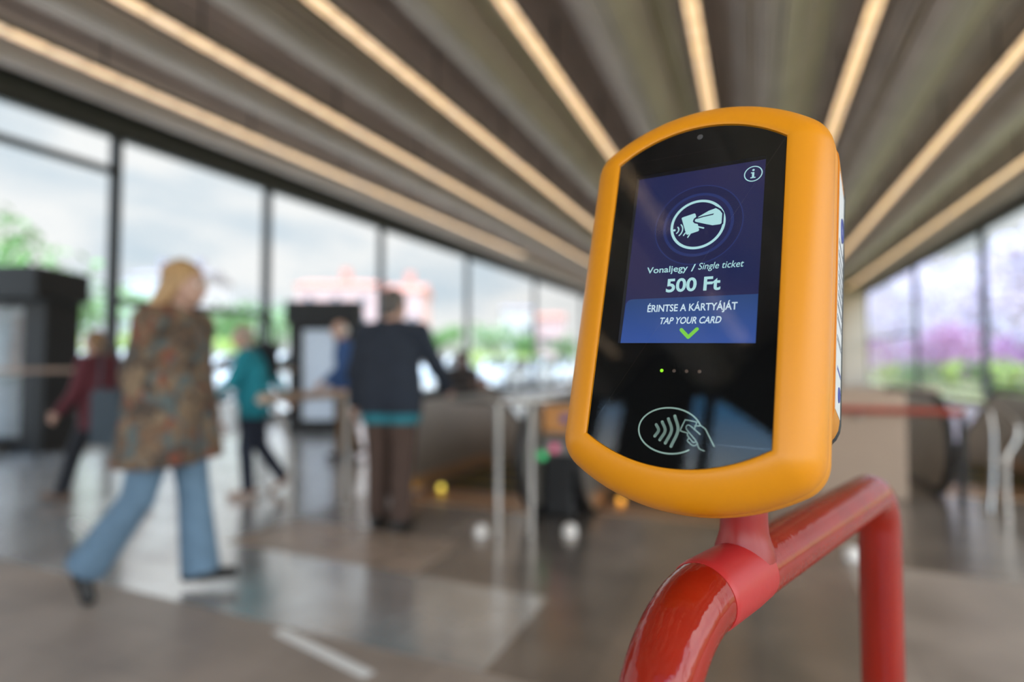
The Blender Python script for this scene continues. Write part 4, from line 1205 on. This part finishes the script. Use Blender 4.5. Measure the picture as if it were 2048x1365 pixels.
# trees beyond the left windows, each in the column of the window it shows in
LT = [(20, -31, 8.2, 'green tree above the large black kiosk'), (300, -38, 6.5, 'low green tree behind the blond woman'), (470, -40, 7.2, 'green tree left of the second tall window post'),
      (560, -44, 7.6, 'green tree right of the second tall window post'), (700, -42, 5.4, 'green tree over the smaller black kiosk'), (815, -46, 5.0, 'pale tree right of the head of the man in the dark jacket'),
      (890, -44, 7.4, 'pale green tree in front of the far houses'), (985, -34, 7.0, 'green tree right of the fourth window post'), (1045, -27, 5.0, 'green tree left of the fifth window post'), (1120, -30, 6.2, 'green tree seen just left of the ticket machine')]
for k, (px, X, h_, l_) in enumerate(LT):
    x_, y_ = spot(px, X)
    tree('leafy_tree', l_ + ', outside', 'tree', x_, y_, h_, h_ * .5, h_ * .5, M_LEAF[2 if k % 2 else 0], 900, .55, group='trees beyond the left windows')
HB = [(60, 'behind the large black kiosk'), (205, 'left of the first window post'), (255, 'right of the first window post'), (470, 'between the blond woman and the person in teal'), (545, 'left of the smaller black kiosk'),
      (740, 'between the smaller kiosk and the man in the dark jacket'), (860, 'right of the man in the dark jacket'), (960, 'behind the people on the escalator'), (1030, 'under the far windows'), (1130, 'beside the ticket machine')]
for k, (px, l_) in enumerate(HB):
    x_, y_ = spot(px, -24.5)
    tree('shrub', 'yellow-green shrub outside, ' + l_, 'shrub', x_, y_, 2.6, 1.5, 1.5 if k < 6 else 4.0, M_LEAF[1], 800, .30, trunk=True, group='shrubs beyond the parked cars', low=-.1)

M_CARW = mat('white_car_paint', (.80, .81, .82), .25, var=.01, coat=.5); M_CARG = mat('car_glass', (.03, .035, .04), .08); M_TYRE = mat('tyre', (.015, .015, .015), .8); M_RIM = mat('rim', (.5, .5, .5), .3, metal=1)


def make_car():
    t = thing('car', 'white', 'car', (0, 0, 0), 0, 'white cars parked outside the left windows')
    body = [(-2.15, .35), (-2.2, .75), (-1.95, .95), (-1.1, 1.02), (-.35, 1.48), (1.35, 1.50), (2.0, 1.05), (2.15, .95), (2.15, .4), (1.75, .30), (1.62, .52), (1.35, .62), (1.08, .52), (.95, .28), (-.95, .28), (-1.08, .52), (-1.35, .62), (-1.62, .52), (-1.75, .30)]
    MB().prism(body, 'x', -.86, .86).build('body', M_CARW, t)
    win = [(-.92, 1.03), (-.32, 1.42), (.42, 1.44), (.42, 1.03)]; win2 = [(.50, 1.03), (.50, 1.44), (1.28, 1.43), (1.70, 1.06)]
    for s_ in (-1, 1):
        for wn in (win, win2): MB().prism(wn, 'x', s_ * .858, s_ * .872).build('side_window', M_CARG, t)
    mb = MB(); mb.add([(-.74, -1.06, 1.06), (.74, -1.06, 1.06), (.66, -.40, 1.47), (-.66, -.40, 1.47)], [(0, 1, 2, 3)]); mb.build('windscreen', M_CARG, t)
    mb = MB(); mb.add([(-.70, 1.99, 1.09), (.70, 1.99, 1.09), (.64, 1.40, 1.49), (-.64, 1.40, 1.49)], [(3, 2, 1, 0)]); mb.build('rear_window', M_CARG, t)
    for y in (-1.35, 1.35):
        for s_ in (-1, 1):
            M_ = Matrix.Rotation(PI / 2, 4, 'Y')
            wv_ = MB().lathe([(.20, -.10), (.31, -.10), (.33, -.06), (.33, .06), (.31, .10), (.20, .10)], (s_ * .76, y, .33), 20, M_).build('wheel', M_TYRE, t, smooth=40)
            MB().lathe([(.2, -.102), (.05, -.106), (.2, .102)][:2] + [(.05, .106), (.2, .102)], (s_ * .76, y, .33), 16, M_).build('rim', M_RIM, wv_, smooth=40)
    for s_ in (-1, 1): MB().bbox(s_ * .62 - .17, -2.215, .70, s_ * .62 + .17, -2.12, .84, .02).build('headlight', mat('headlight', (.8, .8, .8), .1), t)
    return t


car0 = make_car()
for k, (px, X, sc_, l_) in enumerate(((148, -18.7, 1.05, 'at the right edge of the large black kiosk'), (240, -15.5, 1.05, 'between the first window post and the blond woman'), (432, -18.7, 1.05, 'between the blond woman and the person in teal'),
                             (548, -15.5, 1.05, 'left of the smaller black kiosk'), (735, -15.5, 1.05, 'left of the man in the dark jacket'), (880, -15.0, 1.05, 'right of the man in the dark jacket'),
                             (1005, -12.5, .98, 'above the escalators, right of the people riding up'), (1066, -12.5, .98, 'above the escalators, at the fifth window post'), (1122, -12.5, .98, 'above the escalators, nearest the ticket machine'))):
    c_ = car0 if k == 0 else copy_tree(car0)
    x_, y_ = spot(px, X); c_.location = (x_, y_, G0); c_.scale = (sc_, sc_, sc_ * 1.08); c_.rotation_euler = (0, 0, 0 if k < 6 else .06)
    c_['label'] = 'white car parked outside, ' + l_

M_HW = [mat('house_pink', (.56, .36, .33), .8, var=.06, nscale=.2), mat('house_grey', (.50, .47, .50), .8, var=.06, nscale=.2), mat('house_cream', (.62, .56, .48), .8, var=.06, nscale=.2)]
M_ROOF = [mat('roof_red', (.50, .22, .17), .8, var=.1, nscale=.4), mat('roof_grey', (.26, .23, .25), .8, var=.1, nscale=.4)]
M_HWIN = mat('house_window', (.10, .11, .13), .2)


def house(label, px0, px1, d, ytop, yeave, wm, rm, chim=1):
    a, b = at(px0, 700, d), at(px1, 700, d); w_ = np.linalg.norm((b - a)[:2]); ztop_ = at(px0, ytop, d)[2] - G0; ze = at(px0, yeave, d)[2] - G0
    t = thing('house', label, 'house', (a[0], a[1], G0), YAW, 'houses beyond the left windows')
    MB().box(0, 0, 0, w_, 11, ze).build('wall', wm, t)
    rf = MB().prism([(-.5, ze), (5.5, ztop_), (11.5, ze), (5.5, ze - .01)], 'x', -.4, w_ + .4).build('roof', rm, t)
    for k in range(chim):
        x_ = w_ * (.25 + .5 * k / max(1, chim - 1)) if chim > 1 else w_ * .5
        MB().box(x_ - .7, 5, ztop_ - 1.2, x_ + .7, 6.4, ztop_ + 2.2).build('chimney', rm, rf)
    n_ = max(2, int(w_ / 4)); fl = max(1, int(ze / 3.4))
    for f_ in range(fl):
        for k in range(n_):
            x_ = w_ * (k + .5) / n_; z_ = 1.0 + f_ * 3.3
            if z_ + 1.7 < ze: MB().box(x_ - .6, -.06, z_, x_ + .6, .02, z_ + 1.6).build('window', M_HWIN, t)
    return t


house('grey-roofed house beyond the window behind the blond woman', 245, 395, 95, 531, 552, M_HW[1], M_ROOF[1], 3)
house('long pink-roofed house above the smaller black kiosk', 590, 752, 95, 553, 572, M_HW[0], M_ROOF[0], 1)
house('red-roofed house right of the head of the man in the dark jacket', 772, 842, 95, 560, 582, M_HW[0], M_ROOF[0], 1)
house('cream house with a grey roof left of the fifth window post', 1005, 1066, 116, 608, 622, M_HW[2], M_ROOF[1], 0)
house('pink house just left of the ticket machine', 1076, 1130, 104, 622, 636, M_HW[0], M_ROOF[0], 0)

# right side: pink blossoming trees, a lilac fence band and a hedge
for k, (px, X, h_, mi, l_) in enumerate(((2110, 16, 9.5, 4, 'tall lilac tree at the right edge of the picture, outside'), (2030, 14, 4.2, 3, 'pink blossom tree outside the nearest right window'), (1990, 19, 12.0, 4, 'tall lilac tree above the right window post, outside'),
                                     (1930, 14, 4.6, 3, 'pink blossom tree outside the middle right window'), (1895, 20, 14, 4, 'tall lilac tree behind the middle right window'), (1862, 14, 5, 3, 'pink blossom tree right of the slim window post at the right'),
                                     (1800, 18, 14, 4, 'lilac tree behind the far right window'), (1770, 14, 4.6, 3, 'pink blossom tree behind the far right window'))):
    x_, y_ = spot(px, X)
    tree('blossom_tree', l_, 'tree', x_, y_, h_, h_ * .42, h_ * .62, M_LEAF[mi], 1600 if mi == 3 else 3600, .30 if mi == 3 else .55, group='blossoming trees beyond the right windows', low=.0)
for k, (px, l_) in enumerate(((2075, 'at the right edge of the picture'), (1985, 'right of the wide window post'), (1900, 'in the middle right window'), (1850, 'beside the slim right window post'), (1780, 'in the far right window'))):
    x_, y_ = spot(px, 10.4)
    tree('shrub', 'green shrub outside the right windows, ' + l_, 'shrub', x_, y_, 1.5, .6, 2.0, M_LEAF[0] if k % 2 else M_LEAF[1], 700, .22, group='shrubs beyond the right windows', low=-.1)
t = thing('footbridge', 'long lilac-grey footbridge band crossing behind the right windows', 'bridge', (34, 40, G0))
MB().box(-.4, -18, 4.2, .4, 60, 5.3).build('parapet', mat('bridge_lilac', (.62, .58, .66), .7, var=.05), t)
MB().box(-1.4, -18, 3.8, 1.4, 60, 4.2).build('deck', mat('bridge_grey', (.40, .38, .43), .7), t)
for y_ in (-15, 5, 25, 45): MB().box(-.4, y_, 0, .4, y_ + .9, 3.8).build('pillar', mat('bridge_grey', (.40, .38, .43)), t)
